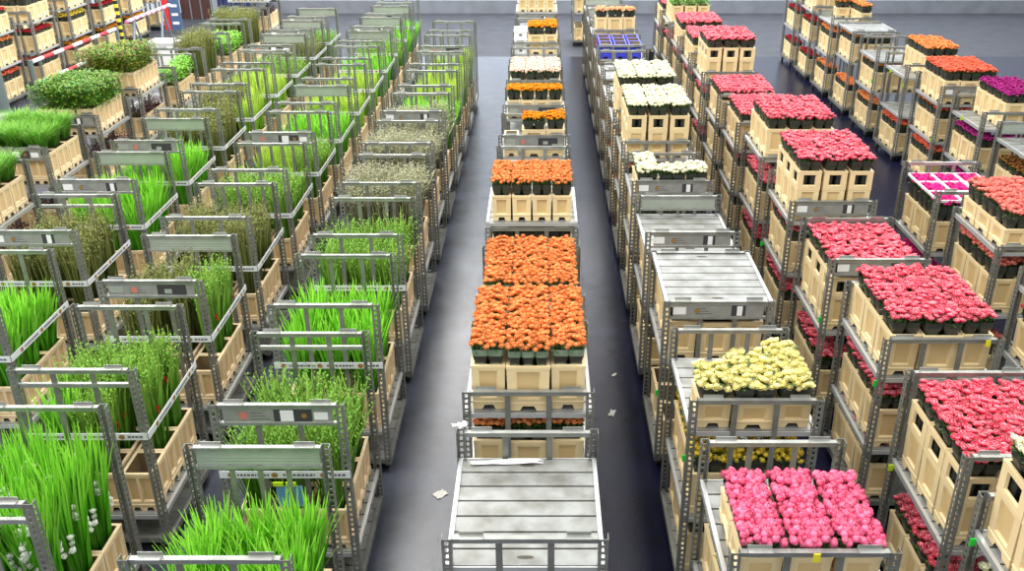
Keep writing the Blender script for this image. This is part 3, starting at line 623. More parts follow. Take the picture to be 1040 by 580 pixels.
# ---- middle row
XM = -0.605; ym = lambda i: 4.44+1.668*i+(0.17 if i > 3 else 0)
mid = lambda f, codes='L0 M0 R0': ('crate', f, 10, codes, 'middle')
T('M', 0, XM, ym(0), 'open', 'open', [(1.66, []), (0.95, [mid('yellow')])], 'with an empty slatted top shelf')
T('M', 1, XM, ym(1), 'open', 'open', [(1.69, [('crate', 'orange6', 10, '', 'top')]), (1.0, [mid('orange')])], 'packed with orange roses above its rail')
T('M', 2, XM, ym(2), 'open', 'open', [(1.44, [('crate', 'orange6', 10, '', 'top')]), (0.7, [])], 'packed with lower orange roses')
T('M', 3, XM, ym(3), 'open', 'open', [(1.95, [('narrow', 'orange', 4, 'A0 B0 C0 D0 A1 B1 C1 D1', 'top')]), (1.3, [mid('orange')])], 'with four abreast crates of orange roses')
T('M', 4, XM, ym(4), 'open', 'open', [(1.70, []), (1.0, [])], 'with a bare shelf between orange loads')
T('M', 5, XM, ym(5), 'info', 'open', [(1.56, [('crate', 'amber', 10, 'M0 R0', 'top'), ('narrow', None, 4, 'A0', 'top')]), (1.0, [])], 'with two amber rose crates at right')
T('M', 6, XM, ym(6), 'info', 'open', [(1.66, [('narrow', 'amber', 4, 'A0 B0 C0 D0', 'top')]), (1.0, [])], 'with one amber rose line across')
T('M', 7, XM, ym(7), 'open', 'open', [(1.48, [('crate', 'blush', 10, '', 'top')]), (1.0, [])], 'full of pale blush roses')
T('M', 8, XM, ym(8), 'open', 'open', [(1.66, [])], 'with a bare shelf past the blush roses')
T('M', 9, XM, ym(9), 'open', 'open', [(1.64, [('crate', 'amber', 10, 'M0 R0 M1 R1', 'top')]), (1.0, [])], 'with amber roses beside white boxes')
T('M', 10, XM, ym(10), 'info', 'open', [(1.62, [])], 'mostly hidden by the amber roses')
T('M', 11, XM, ym(11), 'info', 'open', [(1.95, [('narrow', 'herb', 4, 'A0 B0 C0 D0', 'top')]), (1.2, [])], 'with four crates of short greens')
T('M', 12, XM, ym(12), 'open', 'open', [(1.9, [('crate', 'amber', 10, 'L0 M0 R0', 'top')]), (1.2, [])], 'at the end with amber flowers')

# ---- right of the right aisle
X1 = 1.135; y1 = lambda i: 4.32+1.668*i
low = lambda f, z=0.95: (z, [('crate', f, 10, 'L M0 R0', 'middle')])
bas = lambda f: (0.15, [('crate', f, 10, SIDE, 'bottom')])
T('R1', 0, X1, y1(0), 'open', 'open', [(1.56, [('low', 'tulip', 9, 'L0 M0 R0 L1 M1 R1', 'top')]), (0.80, [('crate', 'yellow', 10, 'L', 'middle')]), (0.15, [])], 'with soft pink flowers', tags=(('tag_yellow', 0.0, -0.6, 1.875),))
T('R1', 1, X1, y1(1), 'open', 'open', [(1.60, [('low', 'cream', 10, 'L0 M0 R0 M1 R1', 'top')]), (0.76, [('crate', 'yellow', 10, 'L M0 R0', 'middle')]), (0.15, [('crate', 'yellow', 10, 'L', 'bottom')])], 'with pale yellow roses on its right', tags=(('tag_green', -0.515, -0.56, 1.35),))
T('R1', 2, X1, y1(2), 'info', 'open', [(1.88, []), (1.25, [('crate', None, 10, 'L M0 R0', 'middle')]), (0.15, [('crate', None, 10, 'L', 'bottom')])], 'with an empty slatted shelf at rail height', tags=(('tag_green', -0.515, -0.56, 0.9),))
T('R1', 3, X1, y1(3), 'info', 'plain', [(1.66, []), (1.0, [('crate', None, 10, 'L M0 R0', 'middle')]), (0.15, [('crate', None, 10, SIDE, 'bottom')])], 'with a bare shelf, plain plate behind it')
T('R1', 4, X1, y1(4), 'info', 'open', [(1.60, [('low', 'ivory', 10, 'L0 M0 R0 L1', 'top')]), (0.95, [('crate', 'ivory', 10, 'L M0 R0', 'middle')]), bas(None)], 'with one line of ivory roses')
T('R1', 5, X1, y1(5), 'open', 'open', [(1.63, [('tall', 'ivory', 9, '', 'top')]), low('peach'), bas('ivory')], 'stacked tall with ivory roses')
T('R1', 6, X1, y1(6), 'open', 'open', [(1.63, [('tall', 'ivory', 9, '', 'top')]), low('peach'), bas('orange')], 'stacked tall with more ivory roses behind')
T('R1', 7, X1, y1(7), 'open', 'open', [(1.60, []), low('orange'), bas('orange')], 'hidden behind tall ivory roses')
T('R1', 8, X1, y1(8), 'open', 'open', [(1.60, []), low(None), bas('orange')], 'standing before the blue crates')
T('R1', 9, X1, y1(9), 'open', 'open', [(1.60, [('blue', None, 9, '', 'top')]), low('peach'), bas('orange')], 'loaded with blue crates')
T('R1', 10, X1, y1(10), 'open', 'info', [(1.75, [('crate', 'peach', 10, 'L0 M0 R0', 'top')]), low('orange'), bas('peach')], 'with one peach rose line')
T('R1', 11, X1, y1(11), 'info', 'plain', [(1.7, []), low('peach'), bas('orange')], 'with an empty shelf past peach roses')
T('R1', 12, X1, y1(12), 'plain', 'plain', [(1.7, []), low('red'), bas('red')], 'near the far end')

# ---- tall pink row
X2 = 2.925; y2 = lambda i: 3.61+1.664*i
lowp = lambda z, f='pink': (z, [('crate', f, 10, 'L M0 R0', 'middle')])
T('R2', 0, X2-0.07, y2(0)+0.12, 'open', 'open', [(1.60, [('tall', 'ivory', 10, 'L M3', 'top')]), (0.8, [('crate', 'ivory', 10, 'L1 L2', 'middle')])], 'with ivory roses in tall crates', tags=(('tag_green', -0.515, 0.5, 1.55),))
T('R2', 1, X2, y2(1), 'open', 'open', [(1.05, [('tall', 'pink', 10, '', 'top')]), (0.15, [('crate', 'pink', 10, 'L M0 R0', 'bottom')])], 'of pink roses in tall crates', tags=(('tag_lime', -0.515, 0.5, 1.0),))
T('R2', 2, X2, y2(2), 'open', 'open', [(1.50, [('crate', 'pink', 10, '', 'top')]), lowp(0.74), bas('pink')], 'of pink roses with pink layers below', tags=(('tag_green', -0.515, -0.56, 1.45), ('tag_yellow', 0.36, -0.6, 1.87)))
T('R2', 3, X2, y2(3), 'info', 'info', [(1.05, [('tall', 'pink', 10, '', 'top')]), (0.15, [('crate', 'pink', 10, 'L M0 R0', 'bottom')])], 'of pink roses behind a printed plate', tags=(('tag_green', -0.515, -0.56, 1.2),))
T('R2', 4, X2, y2(4), 'info', 'open', [(1.63, [('tall', 'pink', 9, '', 'top')]), lowp(0.95), bas('pink')], 'of pink roses in high stacked crates', tags=(('tag_green', -0.515, 0.5, 0.9),))
T('R2', 5, X2, y2(5), 'open', 'open', [(1.86, [('crate', 'pink', 10, '', 'top')]), lowp(0.98), bas('pink')], 'of pink roses')
T('R2', 6, X2, y2(6), 'open', 'open', [(1.46, [('crate', 'pink', 10, '', 'top')]), lowp(0.78), bas('pink')], 'of pink roses')
T('R2', 7, X2, y2(7), 'open', 'info', [(1.38, [('crate', 'pink', 10, '', 'top')]), lowp(0.74), bas('pink')], 'of pink roses')
T('R2', 8, X2, y2(8), 'open', 'open', [(1.70, [('tall', 'pink', 9, '', 'top')]), lowp(0.95), bas('pink')], 'of pink roses in high crates, floor beyond')
T('R2', 9, X2, y2(9), 'open', 'open', [(1.62, [('crate', 'pink', 10, '', 'top')]), lowp(0.9), bas('pink')], 'of pink roses')
T('R2', 10, X2, y2(10), 'open', 'open', [(1.62, [('crate', 'pink', 10, '', 'top')]), lowp(0.9), bas('red')], 'of pink roses')
T('R2', 11, X2, y2(11), 'open', 'open', [(1.85, [('crate', 'herb', 9, '', 'top')]), lowp(0.95), bas('pink')], 'of greens past pink roses')
T('R2', 12, X2, y2(12), 'open', 'open', [(1.5, [('crate', 'pink', 10, '', 'top')]), lowp(0.8), bas('pink')], 'closing the row')

# ---- short right row and outer right row
X3 = 4.76
T('R3', 0, X3, 7.27, 'open', 'open', [(1.70, [('crate', 'salmon', 10, 'L1 L2 M3', 'top')]), (0.95, [('crate', 'pink', 10, 'L1 L2', 'middle')])], 'at the picture edge with salmon roses')
T('R3', 1, X3, 8.93, 'open', 'open', [(1.82, [('low', 'salmon', 10, '', 'top')]), (1.08, [('crate', 'salmon', 10, 'L M0 R0', 'middle')]), (0.15, [('crate', 'salmon', 10, SIDE, 'bottom')])], 'of salmon roses on every shelf')
T('R3', 2, X3, 10.59, 'open', 'open', [(1.08, [('crate', 'hot', 9, '', 'top')]), (0.15, [('crate', 'hot', 10, SIDE, 'bottom')])], 'of hot pink flowers in white grids')
X4 = 6.85; y4 = lambda i: 12.5+1.668*i
T('R4', 0, X4, y4(0), 'open', 'plain', [(1.65, []), (0.85, [('crate', 'brown', 10, 'L M0', 'middle')]), (0.15, [('crate', 'magenta', 10, SIDE, 'bottom')])], 'with dried brown flowers under an empty shelf', tags=(('tag_green', -0.3, -0.1, 1.69),))
T('R4', 1, X4, y4(1), 'open', 'open', [(1.62, [('crate', 'magenta', 10, 'M R', 'top')]), (0.9, [('crate', 'magenta', 10, 'L M0 R0', 'middle')]), (0.15, [('crate', 'magenta', 10, SIDE, 'bottom')])], 'of magenta roses', tags=(('tag_lime', -0.515, 0.1, 1.62),))
T('R4', 2, X4, y4(2), 'info', 'open', [(1.57, [('crate', 'coral', 10, '', 'top')]), (0.9, [('crate', 'coral', 10, 'L M0 R0', 'middle')]), (0.15, [('crate', 'coral', 10, SIDE, 'bottom')])], 'full of coral roses', tags=(('tag_lime', -0.515, -0.56, 0.95),))
T('R4', 3, X4, y4(3), 'open', 'open', [(1.64, [('crate', 'orange', 10, 'M R', 'top')]), (0.9, []), (0.15, [('crate', 'coral', 10, SIDE, 'bottom')])], 'of orange roses on its right half', tags=(('tag_lime', -0.515, 0.2, 1.6), ('tag_lime', -0.515, -0.56, 1.5)))
oz = ['orange', 'orange', 'red', 'red', 'red', 'orange']
T('R4', 4, X4, y4(4), 'open', 'open', [(1.60, []), (0.95, [('crate', 'orange', 10, 'L M0 R0', 'middle')]), bas('orange')], 'with a bare shelf past orange roses', tags=(('tag_green', -0.515, -0.56, 1.2),))
T('R4', 5, X4, y4(5), 'open', 'open', [(1.86, [])]+[(1.2, [('crate', 'orange', 10, 'L M0 R0', 'middle')]), bas('orange')], 'with a bare high shelf')
T('R4', 6, X4, y4(6), 'open', 'plain', [(1.75, [('low', 'orange', 10, 'R M3', 'top')]), (1.0, [('crate', 'orange', 10, 'L M0', 'middle')]), bas('orange')], 'with few orange roses at the right edge')
T('R4', 7, X4, y4(7), 'open', 'open', [(1.75, [('crate', 'orange', 10, 'L M0 R0', 'top')]), (1.0, [('crate', 'red', 10, 'L M0', 'middle')]), bas('red')], 'with an orange line before a bare wall')
T('R4', 8, X4, y4(8), 'open', 'open', [(1.75, [('crate', 'red', 10, 'L M0 R0', 'top')]), (1.0, [('crate', 'red', 10, 'L', 'middle')]), bas('red')], 'with red roses on three shelves')

# ---- green rows
G = lambda f, codes='', z=0.50: (z, [('pale', f, 9, codes, 'top')])
gb = lambda f='herb': (0.15, [('pale', f, 9, 'R', 'bottom')])
def greens(row, X, y0, step, start, items):
    for i, (fr, bk, cont, codes, bands, z, desc) in enumerate(items):
        z = max(0.22, z-0.04*max(0, i-4)) if z < 0.62 else z
        sh = [(z, [('pale', c_, 9, k_, 'top') for c_, k_ in (cont if isinstance(cont, list) else [(cont, codes)])])]
        if z > 0.62: sh += [(0.15, [('pale', 'herb' if z < 1 else None, 9, 'R', 'bottom')])]+([(z-0.78, [('pale', 'purple', 9, 'R L0 M0', 'middle')])] if z > 1.25 else [])
        T(row, i+start, X, y0+step*i, fr, bk, sh, desc, bands)
greens('L1', -2.5, 4.26, 1.664, 0, [
 ('open', 'plain', 'glad', '', '', 0.42, 'of lush green gladioli before a plain plate'),
 ('info', 'double', 'olgreen', '', 'f', 0.45, 'of sparse olive gladioli behind a printed plate'),
 ('open', 'open', 'glad', '', 'f', 0.50, 'dense with bright green gladioli'),
 ('open', 'open', 'olgreen', '', 'f', 0.55, 'of pale green gladioli'),
 ('open', 'open', 'bud', '', '', 0.62, 'of grey-budded gladioli on dark stems'),
 ('open', 'open', 'bud', '', '', 0.62, 'of tangled grey-budded gladioli'),
 ('info', 'open', 'bud', '', '', 0.60, 'of grey-budded gladioli behind a printed plate'),
 ('open', 'open', 'glad', '', '', 0.45, 'of bright green gladioli'),
 ('open', 'open', 'lime', '', '', 0.45, 'of lime green gladioli'),
 ('info', 'open', 'lime', '', '', 0.42, 'of lime green gladioli with white cards'),
 ('open', 'open', 'lime', 'L0 M0 R0 R1 R2', '', 0.30, 'ending the row at the open floor')])
greens('L2', -4.275, 4.77, 1.664, 0, [
 ('double', 'open', 'gladw', '', 'f', 0.42, 'of tall green gladioli with white flowers'),
 ('double', 'open', [('gladr', 'M L1 L2 R1 R2'), ('glad', 'L0'), (None, 'R0')], '', 'fs', 0.42, 'of green gladioli with red tips'),
 ('info', 'plain', [('olive', 'L M1 M2'), ('gladr', 'R1 R2'), (None, 'M0 R0')], '', 'fs', 0.45, 'of olive gladioli behind a printed plate'),
 ('open', 'open', 'olive', '', 'fs', 0.5, 'of olive brown gladioli'),
 ('open', 'open', 'olgreen', '', 'fs', 0.5, 'of olive green gladioli'),
 ('info', 'open', [('lime', 'L M'), ('olgreen', 'R')], '', 'fs', 0.5, 'of mixed lime and olive gladioli'),
 ('plain', 'plain', 'glad', '', 'fs', 0.5, 'of green gladioli between plain plates'),
 ('open', 'open', 'lime', '', 'fs', 0.5, 'of lime green gladioli'),
 ('open', 'open', 'lime', '', 'fs', 0.5, 'of tall lime green gladioli'),
 ('open', 'info', 'glad', '', 'fs', 0.5, 'of green gladioli'),
 ('info', 'plain', 'olgreen', '', 'f', 0.5, 'of olive green gladioli'),
 ('info', 'plain', 'glad', '', 'f', 0.5, 'of green gladioli'),
 ('open', 'open', 'glad', '', 'f', 0.5, 'of green gladioli')])
greens('L3', -6.055, 7.70, 1.664, 0, [
 ('open', 'open', 'glad', '', 'fs', 0.50, 'of bright green gladioli'),
 ('info', 'double', 'olive', '', 'fs', 0.46, 'of dark olive brown gladioli'),
 ('info', 'plain', 'glad', '', 'fs', 0.50, 'of fresh green gladioli before a plain plate'),
 ('info', 'plain', 'glad', '', 'fs', 0.50, 'of green gladioli'),
 ('open', 'open', 'olive', '', 'fs', 0.50, 'of olive gladioli'),
 ('open', 'open', [('olive', 'L M'), ('lime', 'R')], '', 'fs', 0.5, 'of olive and lime gladioli'),
 ('open', 'open', 'lime', '', 'fs', 0.5, 'of lime green gladioli'),
 ('info', 'plain', 'olgreen', '', 'fs', 0.5, 'of olive green gladioli'),
 ('info', 'plain', 'olive', '', 'fs', 0.5, 'of olive gladioli'),
 ('info', 'plain', 'olgreen', '', 'fs', 0.5, 'of olive green gladioli')])
greens('L4', -7.80, 10.68, 1.664, 0, [
 ('open', 'open', 'grass', '', '', 1.30, 'of fine grass at the edge'),
 ('info', 'open', 'grass', '', '', 1.35, 'of fine grass behind a printed plate'),
 ('info', 'open', 'shrub', '', '', 1.57, 'topped by dark bushy greens'),
 ('open', 'open', 'shrubr', '', '', 1.75, 'topped by reddish bushy greens'),
 ('open', 'open', 'leafy', 'R', '', 1.12, 'with fresh leafy greens at right'),
 ('open', 'open', 'olive', 'M R', '', 0.9, 'of olive stems'),
 ('open', 'open', 'leafy', '', '', 0.98, 'topped by bright leafy greens'),
 ('open', 'info', 'olive', '', '', 0.8, 'of olive stems behind bright greens'),
 ('open', 'open', 'herb', 'L0 M0 R', '', 2.05, 'stacked with pale crates')])

# ---- bank of trolleys behind the barrier, and a stray pair beyond the aisle
for i in range(6):
    fl = [('red', 'orange', 'coral'), ('orange', 'red', 'coral'), ('yellow', 'yellow', 'amber'), ('red', 'red', 'amber'), ('yellow', None, 'amber'), (None, 'red', None)][i]
    T('B', i, -13.45, 21.4+1.95*i, 'open', 'open', [(1.62, [('crate', fl[0], 10, 'R M0 L0', 'top')]), (0.90, [('crate', fl[1], 10, 'R M0 L0', 'middle')]), (0.15, [('crate', fl[2], 10, 'R M0 L0', 'bottom')])], 'of crated flowers')
for i in range(5):
    fl = ['yellow', 'amber', None, 'red', None][i]
    T('B', i+6, -15.2, 22.2+1.95*i, 'open', 'open', [(1.62, [('crate', fl, 10, 'R M0 L0', 'top')]), (0.90, [('crate', None, 10, 'R0 M0 L0', 'middle')]), (0.15, [])], 'of crates in the inner line')
T('C', 0, 0.95, 28.6, 'open', 'open', [(1.75, [('crate', 'magenta', 10, 'L M0', 'top')]), (1.0, [('crate', 'red', 10, 'L M0', 'middle')]), (0.15, [('crate', None, 10, 'L M0', 'bottom')])], 'of red flowers')

# ------------------------------------------------------------------ build what was placed
LIMIT = 315
def dist(kw): return (Vector(kw['loc'])-Vector((0, 0, H))).length
def np_join(name, items):
    """items: (mesh, matrix) -> one mesh holding them all"""
    V, Lp, S, Mi, A = [], [], [], [], []; mats = []; vo = lo = 0
    cache = {}
    for me, mw in items:
        if me.name not in cache:
            nv, nl, npoly = len(me.vertices), len(me.loops), len(me.polygons)
            co = np.empty(nv*3, np.float32); me.vertices.foreach_get('co', co)
            li = np.empty(nl, np.int32); me.loops.foreach_get('vertex_index', li)
            ls = np.empty(npoly, np.int32); me.polygons.foreach_get('loop_start', ls)
            mi = np.empty(npoly, np.int32); me.polygons.foreach_get('material_index', mi)
            at = np.empty(nv*4, np.float32); me.attributes['pet'].data.foreach_get('color', at)
            idx = []
            for m in me.materials:
                if m not in mats: mats.append(m)
                idx.append(mats.index(m))
            cache[me.name] = (co.reshape(-1, 3), li, ls, np.array(idx, np.int32)[mi], at)
        co, li, ls, mi, at = cache[me.name]
        R = np.array(mw.to_3x3(), np.float32); t = np.array(mw.translation, np.float32)
        V.append(co @ R.T + t); Lp.append(li+vo); S.append(ls+lo); Mi.append(mi); A.append(at)
        vo += len(co); lo += len(li)
    V, Lp, S, Mi, A = (np.concatenate(x) for x in (V, Lp, S, Mi, A))
    me = bpy.data.meshes.new(name)
    me.vertices.add(len(V)); me.vertices.foreach_set('co', V.ravel())
    me.loops.add(len(Lp)); me.loops.foreach_set('vertex_index', Lp.astype(np.int32))
    me.polygons.add(len(S)); me.polygons.foreach_set('loop_start', S.astype(np.int32))
    for m in mats: me.materials.append(m)
    me.polygons.foreach_set('material_index', Mi.astype(np.int32))
    at = me.attributes.new('pet', 'FLOAT_COLOR', 'POINT'); at.data.foreach_set('color', A)
    me.update(calc_edges=True); me.validate(); return me

kinds = {}
for key, kind, kw in PLACE:
    nm = CRATE_NAME[kw['ck']] if kind == 'crate' else (FL[kw['fk']][0] if kind == 'bunch' else PL[kw['pk']][0])
    lowp_ = 0 if (key.split('.')[1].lstrip('0123456789')[0] == 't') else 6
    kinds.setdefault(nm, []).append((dist(kw)+lowp_+(100 if key in FAR else 0), key, kind, kw))
NAMEOF = {}
for nm, rows in kinds.items():
    rows.sort(key=lambda r: r[0])
    protos = {}; rest = []
    for n_, (d, key, kind, kw) in enumerate(rows):
        if kind == 'crate':
            parts = [('', CRATE_ME['crate' if kw['ck'] == 'tall' else kw['ck']], 0)]
            if kw['ck'] == 'tall': parts.append(('collar', CRATE_ME['collar'], CH+0.001))
            pk = kw['ck']; sc = 1.0
        elif kind == 'bunch':
            ms, sl = bunch_proto(kw['fk'], kw['ch']); parts = [('', ms[kw['v']], 0), ('paper_sleeve', sl, 0)]; pk = (kw['fk'], kw['ch'], kw['v']); sc = kw['s']
        else:
            ms = plant_proto(kw['pk']); parts = [('', ms[kw['v']], 0)]; pk = (kw['pk'], kw['v']); sc = kw['s']
        if n_ >= LIMIT:
            mw = Matrix.Translation(kw['loc']) @ Matrix.Rotation(kw['rz'], 4, 'Z')
            if kind == 'bunch' and sc != 1: mw = mw @ Matrix.Diagonal((sc, sc, 1, 1))
            rest += [(p[1], mw @ Matrix.Translation((0, 0, p[2]))) for p in parts]; continue
        grp = nm.replace('_', ' ')+('es' if nm.endswith('bunch') else 's')
        if pk not in protos:
            o = obj(nm, parts[0][1], None, kw['loc'], kw['rz'])
            tag(o, kw['label'], 'crate' if kind == 'crate' else ('plant' if kind == 'plant' else 'flowers'), grp)
            for pn, me, dz in parts[1:]: obj(pn, me, o, (0, 0, dz))
            protos[pk] = o
        else: o = dup(protos[pk], kw['loc'], kw['rz'], kw['label'], grp)
        if kind == 'bunch': o.scale = (sc, sc, 1)
        elif kind == 'plant': o.scale = (1, 1, sc)
        else: o.scale = (1, 1, 1)
        NAMEOF[o.name] = key
    if rest:
        o = obj(nm, np_join(nm, rest))
        tag(o, 'remaining far and shelf-shadowed %ss beyond the counted ones' % nm.replace('_', ' '), 'crate' if 'crate' in nm else 'flowers', None, 'stuff')

# ------------------------------------------------------------------ the place: floor, wall, barrier
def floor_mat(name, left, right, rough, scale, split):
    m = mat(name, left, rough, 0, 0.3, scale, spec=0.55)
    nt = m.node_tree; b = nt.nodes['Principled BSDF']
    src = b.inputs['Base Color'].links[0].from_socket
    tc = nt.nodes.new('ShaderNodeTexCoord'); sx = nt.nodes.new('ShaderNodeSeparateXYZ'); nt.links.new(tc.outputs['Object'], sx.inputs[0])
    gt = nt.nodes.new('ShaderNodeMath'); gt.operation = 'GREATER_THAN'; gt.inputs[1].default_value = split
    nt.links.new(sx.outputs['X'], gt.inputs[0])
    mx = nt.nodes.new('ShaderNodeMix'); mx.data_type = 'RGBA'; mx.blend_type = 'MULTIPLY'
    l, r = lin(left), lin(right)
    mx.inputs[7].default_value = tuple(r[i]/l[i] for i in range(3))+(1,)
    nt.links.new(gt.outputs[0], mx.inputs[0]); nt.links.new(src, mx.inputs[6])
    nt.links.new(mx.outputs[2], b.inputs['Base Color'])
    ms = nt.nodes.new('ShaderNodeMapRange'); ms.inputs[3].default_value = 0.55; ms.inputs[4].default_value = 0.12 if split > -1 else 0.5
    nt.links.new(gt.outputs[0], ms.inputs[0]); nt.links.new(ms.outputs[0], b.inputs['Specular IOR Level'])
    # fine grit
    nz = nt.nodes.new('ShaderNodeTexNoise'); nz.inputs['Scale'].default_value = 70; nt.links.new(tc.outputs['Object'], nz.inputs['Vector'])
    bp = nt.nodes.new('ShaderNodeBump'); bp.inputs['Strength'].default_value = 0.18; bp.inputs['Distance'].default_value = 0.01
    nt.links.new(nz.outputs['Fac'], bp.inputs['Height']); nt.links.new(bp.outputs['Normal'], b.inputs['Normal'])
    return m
def struct(name, b, mm=None):
    me = b.data(name); o = obj(name, me); o['kind'] = 'structure'
    if mm: me.materials.clear(); me.materials.append(mm)
    return o
b = MB(); b.box(-30, -2, -0.2, 30, 27.2, 0.0, 'gap'); fl = struct('floor', b, floor_mat('floor_painted_sheen', (76, 80, 92), (24, 26, 48), 0.24, 3.0, -0.09))  # one floor; stronger reflection on the left is painted as grey against navy
b = MB(); b.box(-30, 27.2, -0.2, 30, 40, -0.001, 'gap'); struct('floor_beyond', b, floor_mat('floor_dark', (66, 68, 74), (60, 62, 70), 0.6, 2.0, -50))
M['wall'] = mat('pale_wall', (214, 222, 232), 0.7, 0, 0.08, 0.7); M['kick'] = mat('grey_kick_band', (112, 116, 124), 0.6, 0, 0.2, 2)
b = MB(); b.box(-30, 34.6, 0.0, 30, 34.9, 9.0, 'wall'); struct('wall_back', b)
b = MB(); b.box(-11.2, 34.5, 0.0, 30, 34.6, 0.45, 'kick'); struct('baseboard_back', b)

M['stripe_red'] = mat('red_stripe', (206, 52, 58), 0.5); M['stripe_white'] = mat('white_stripe', (238, 238, 238), 0.5)
M['stripe_pink'] = mat('faded_red_stripe', (214, 130, 160), 0.5)
M['hazard_y'] = mat('hazard_yellow', (226, 206, 60), 0.5); M['hazard_k'] = mat('hazard_black', (30, 30, 30), 0.5)
M['pipe'] = mat('grey_green_pipe', (110, 124, 122), 0.5, 0.2); M['leg_grey'] = mat('grey_leg_paint', (128, 142, 156), 0.45, 0.2)
M['brown_door'] = mat('brown_panel', (72, 44, 40), 0.55, 0, 0.2, 3); M['navy'] = mat('navy_cloth', (52, 62, 104), 0.8, 0, 0.3, 6)
M['sign_blue'] = mat('slate_blue', (74, 100, 140), 0.5); M['concrete'] = mat('kerb_concrete', (142, 142, 140), 0.8, 0, 0.15, 4)
def striped(b, a, c, r, seg, m1, m2):
    a = Vector(a); c = Vector(c)
    for k in range(seg): b.tube(a.lerp(c, k/seg), a.lerp(c, (k+1)/seg), r, (m1, m2)[k % 2], 8)
root = bpy.data.objects.new('barrier_fence', None); COL.objects.link(root); root.location = (-11.8, 22, 0)
tag(root, 'red and white striped barrier rail guarding the trolley bank', 'barrier')
def local(me_b, name, par): 
    o = obj(name, me_b.data(name)); o.parent = par; o.location = -Vector(par.location); return o
b = MB(); striped(b, (-11.86, 21.9, 1.0), (-11.61, 26.0, 1.0), 0.045, 9, 'stripe_white', 'stripe_red'); local(b, 'top_rail', root)
b = MB(); striped(b, (-11.86, 21.9, 0.5), (-11.61, 26.0, 0.5), 0.04, 9, 'stripe_white', 'stripe_red'); local(b, 'lower_rail', root)
for q in ((-11.87, 21.85), (-11.6, 26.05)):
    b = MB(); b.tube((q[0], q[1], 0), (q[0], q[1], 1.05), 0.05, 'pipe', 10); local(b, 'post', root)
root = bpy.data.objects.new('hazard_post', None); COL.objects.link(root); root.location = (-11.55, 26.2, 0)
tag(root, 'yellow and black striped post between the barrier rails', 'post')
b = MB(); striped(b, (-11.55, 26.2, 0.02), (-11.55, 26.2, 2.3), 0.06, 24, 'hazard_y', 'hazard_k'); local(b, 'striped_pole', root)
b = MB(); b.box(-11.67, 26.08, 0, -11.43, 26.32, 0.02, 'pipe'); local(b, 'foot_plate', root)
root = bpy.data.objects.new('trestle_barrier', None); COL.objects.link(root); root.location = (-11.5, 27.6, 0)
tag(root, 'faded pink and white barrier on grey splayed legs', 'barrier')
b = MB(); striped(b, (-11.49, 26.5, 1.1), (-11.33, 29.4, 1.1), 0.05, 16, 'stripe_pink', 'stripe_white'); local(b, 'top_rail', root)
for (x0, yy) in ((-11.47, 27.0), (-11.37, 28.9)):
    for dy in (-0.3, 0.3):
        b = MB(); b.tube((x0, yy, 1.05), (x0, yy+dy*1.6, 0), 0.035, 'leg_grey', 8); local(b, 'leg', root)
root = bpy.data.objects.new('pipe_guard', None); COL.objects.link(root); root.location = (-12.3, 21.1, 0)
tag(root, 'grey green pipe guard rail on a thick post', 'guard rail')
b = MB(); b.tube((-12.3, 21.1, 0), (-12.3, 21.1, 1.15), 0.11, 'pipe', 14); local(b, 'post', root)
for z in (1.1, 0.65):
    b = MB(); b.tube((-14.6, 20.75, z), (-12.3, 21.1, z), 0.05, 'pipe', 10); local(b, 'rail', root)
root = bpy.data.objects.new('brown_sliding_door', None); COL.objects.link(root); root.location = (-11.9, 33.4, 0)
tag(root, 'dark brown sliding door with pale upright strips', 'door')
for k in range(3):
    b = MB(); b.box(-12.45+0.36*k, 33.3, 0.02, -12.13+0.36*k, 33.38, 2.6, 'brown_door'); local(b, 'panel', root)
    b = MB(); b.box(-12.13+0.36*k, 33.28, 0.0, -12.09+0.36*k, 33.4, 2.6, 'kick'); local(b, 'strip', root)
b = MB()
n = 26; pts = []
for k in range(n+1):
    x = -11.33+1.15*k/n; y = 33.8+0.05*math.sin(k*1.9); pts.append((x, y))
for (p, q) in zip(pts, pts[1:]):
    b.quad([(p[0], p[1], 0.02), (q[0], q[1], 0.02), (q[0], q[1], 2.6), (p[0], p[1], 2.6)], 'navy')
    b.quad([(p[0], p[1]+.015, 0.02), (q[0], q[1]+.015, 0.02), (q[0], q[1]+.015, 2.6), (p[0], p[1]+.015, 2.6)], 'navy')
tag(obj('navy_curtain', b.data('navy_curtain')), 'navy cloth curtain hanging beside the brown door', 'curtain')
root = bpy.data.objects.new('red_blue_sign', None); COL.objects.link(root); root.location = (-11.75, 30.8, 0)
tag(root, 'red and slate blue upright board beside the brown door', 'board')
b = MB(); b.box(-12.1, 30.75, 0.1, -11.9, 30.8, 1.05, 'stripe_red'); local(b, 'red_panel', root)
b = MB(); b.box(-11.88, 30.75, 0.1, -11.55, 30.8, 1.05, 'sign_blue')
for k in range(3): b.box(-11.82, 30.735, 0.28+0.27*k, -11.62, 30.75, 0.36+0.27*k, 'stripe_white')
local(b, 'blue_panel', root)
b = MB(); b.box(-12.1, 30.76, 0.0, -12.06, 30.79, 0.1, 'pipe'); b.box(-11.6, 30.76, 0.0, -11.56, 30.79, 0.1, 'pipe'); local(b, 'foot', root)
b = MB(); b.box(-12.9, 17.0, 0.0, -11.95, 20.6, 0.14, 'concrete'); struct('trim_1', b)
b = MB(); b.box(-10.75, 25.9, 0.0, -10.0, 26.5, 0.62, 'white'); b.box(-10.78, 25.87, 0.62, -9.97, 26.53, 0.66, 'white')
tag(obj('white_box', b.data('white_box')), 'plain white box standing behind the bushy greens', 'box')
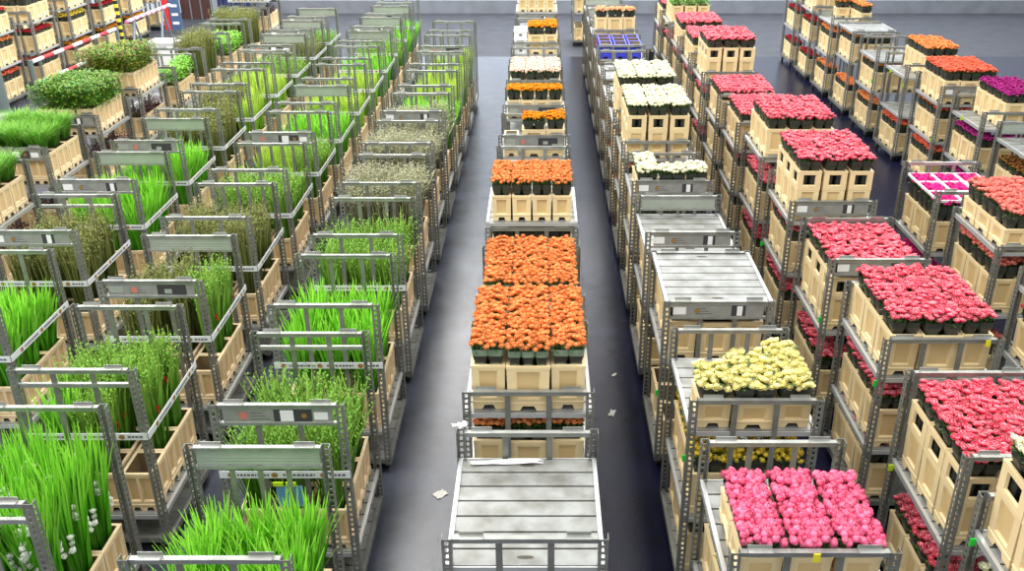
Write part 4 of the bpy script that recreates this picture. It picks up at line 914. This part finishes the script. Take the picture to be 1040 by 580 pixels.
for k, (x, z) in enumerate(((-0.42, 0), (-0.42, 0.16), (-0.42, 0.32))):
    b = MB(); b.box(-0.13, -0.24, 0, 0.13, 0.24, 0.15, 'stripe_white'); b.box(-0.14, -0.25, 0.12, 0.14, 0.25, 0.155, 'stripe_white'); b.box(-0.03, -0.252, 0.05, 0.03, -0.249, 0.09, 'print')
    tag(obj('white_carton', b.data('white_carton'), None, (XM+TW-0.32, ym(9)+0.33, 1.642+z)), '%s white carton of the pile beside the amber roses' % ('lowest', 'second', 'topmost')[k], 'box', 'white cartons')
M['darkgreen'] = mat('black_green_plastic', (40, 50, 46), 0.5)
for k, z in enumerate((0.002, 0.33, 0.66)):
    tag(obj('black_crate', crate_mesh(0.5, 0.36, 0.32, 'darkgreen', 'darkgreen', 0.02), None, (2.52, 23.3, z)), '%s black crate stacked between two rows near the wall' % ('lowest', 'middle', 'topmost')[k], 'crate', 'black crates')

# ---- loose scraps
def scrap(name, loc, sx, sy, m, label, cat, seed, lift=0.012, rot=None):
    rr = random.Random(seed); b = MB(); n = 6
    g = [[(sx*(i/n-0.5)*(1+rr.uniform(-.15, .15)), sy*(j/n-0.5)*(1+rr.uniform(-.15, .15)), lift*rr.random()+0.002) for i in range(n+1)] for j in range(n+1)]
    for j in range(n):
        for i in range(n): b.quad([g[j][i], g[j][i+1], g[j+1][i+1], g[j+1][i]], m)
    tag(obj(name, b.data(name), None, loc, rr.uniform(0, 3) if rot is None else rot), label, cat)
M['paper'] = mat('white_paper', (236, 232, 224), 0.7)
scrap('paper_scrap', (-0.97, 7.28, 0), 0.13, 0.10, 'paper', 'cream paper scrap lying on the grey left aisle floor', 'paper', 1)
scrap('paper_scrap', (0.79, 8.69, 0), 0.12, 0.06, 'paper', 'white scrap on the navy floor beside the orange roses', 'paper', 2)
scrap('paper_scrap', (0.87, 9.5, 0), 0.07, 0.03, 'paper', 'tiny pale scrap on the navy floor of the right aisle', 'litter', 3)
scrap('plastic_sheet', (XM+TW-0.16, ym(0)+2*TL-0.09, 1.664), 0.50, 0.05, 'white', 'clear white plastic sheet on the empty slatted shelf', 'plastic sheet', 4, 0.02, 0.04)
scrap('plastic_bag', (XM+0.02, ym(0)+2*TL+0.02, 1.903), 0.10, 0.06, 'white', 'crumpled white plastic caught on the front trolley corner post', 'plastic bag', 5, 0.03, 0.2)

M['card_blue'] = mat('light_blue_card', (96, 150, 190), 0.6)
b = MB(); b.box(-0.11, -0.004, -0.2, 0.10, 0.0, 0.0, 'card_blue'); b.box(-0.13, -0.010, 0.0, -0.05, 0.004, 0.035, 'tag_lime'); b.box(-0.03, -0.010, 0.0, 0.05, 0.004, 0.035, 'tag_lime')
tag(obj('hanging_card', b.data('hanging_card'), None, (-1.96, 5.905, 1.17)), 'light blue card with lime clips hanging behind the plain plate trolley', 'card')

# ---- white cell grids over the hot pink flowers
for k, (gx, gy, tn, nm) in enumerate([(x, y, t, n) for (x, y, t, n) in LAY[9].values()]):
    b = MB(); hx, hy = 0.141, 0.164; z0, z1 = 0.0, 0.03
    for x in (-hx, hx): b.box(x-0.008, -hy, z0, x+0.008, hy, z1, 'stripe_white')
    for y in (-hy, hy): b.box(-hx+0.008, y-0.008, z0, hx-0.008, y+0.008, z1, 'stripe_white')
    tag(obj('white_grid_collar', b.data('white_grid_collar'), None, (X3+TW+gx, 10.59+TL+gy, 1.08+CH+0.255)), 'white card collar around hot pink flowers, %s of its trolley' % nm, 'card collar', 'white card collars')
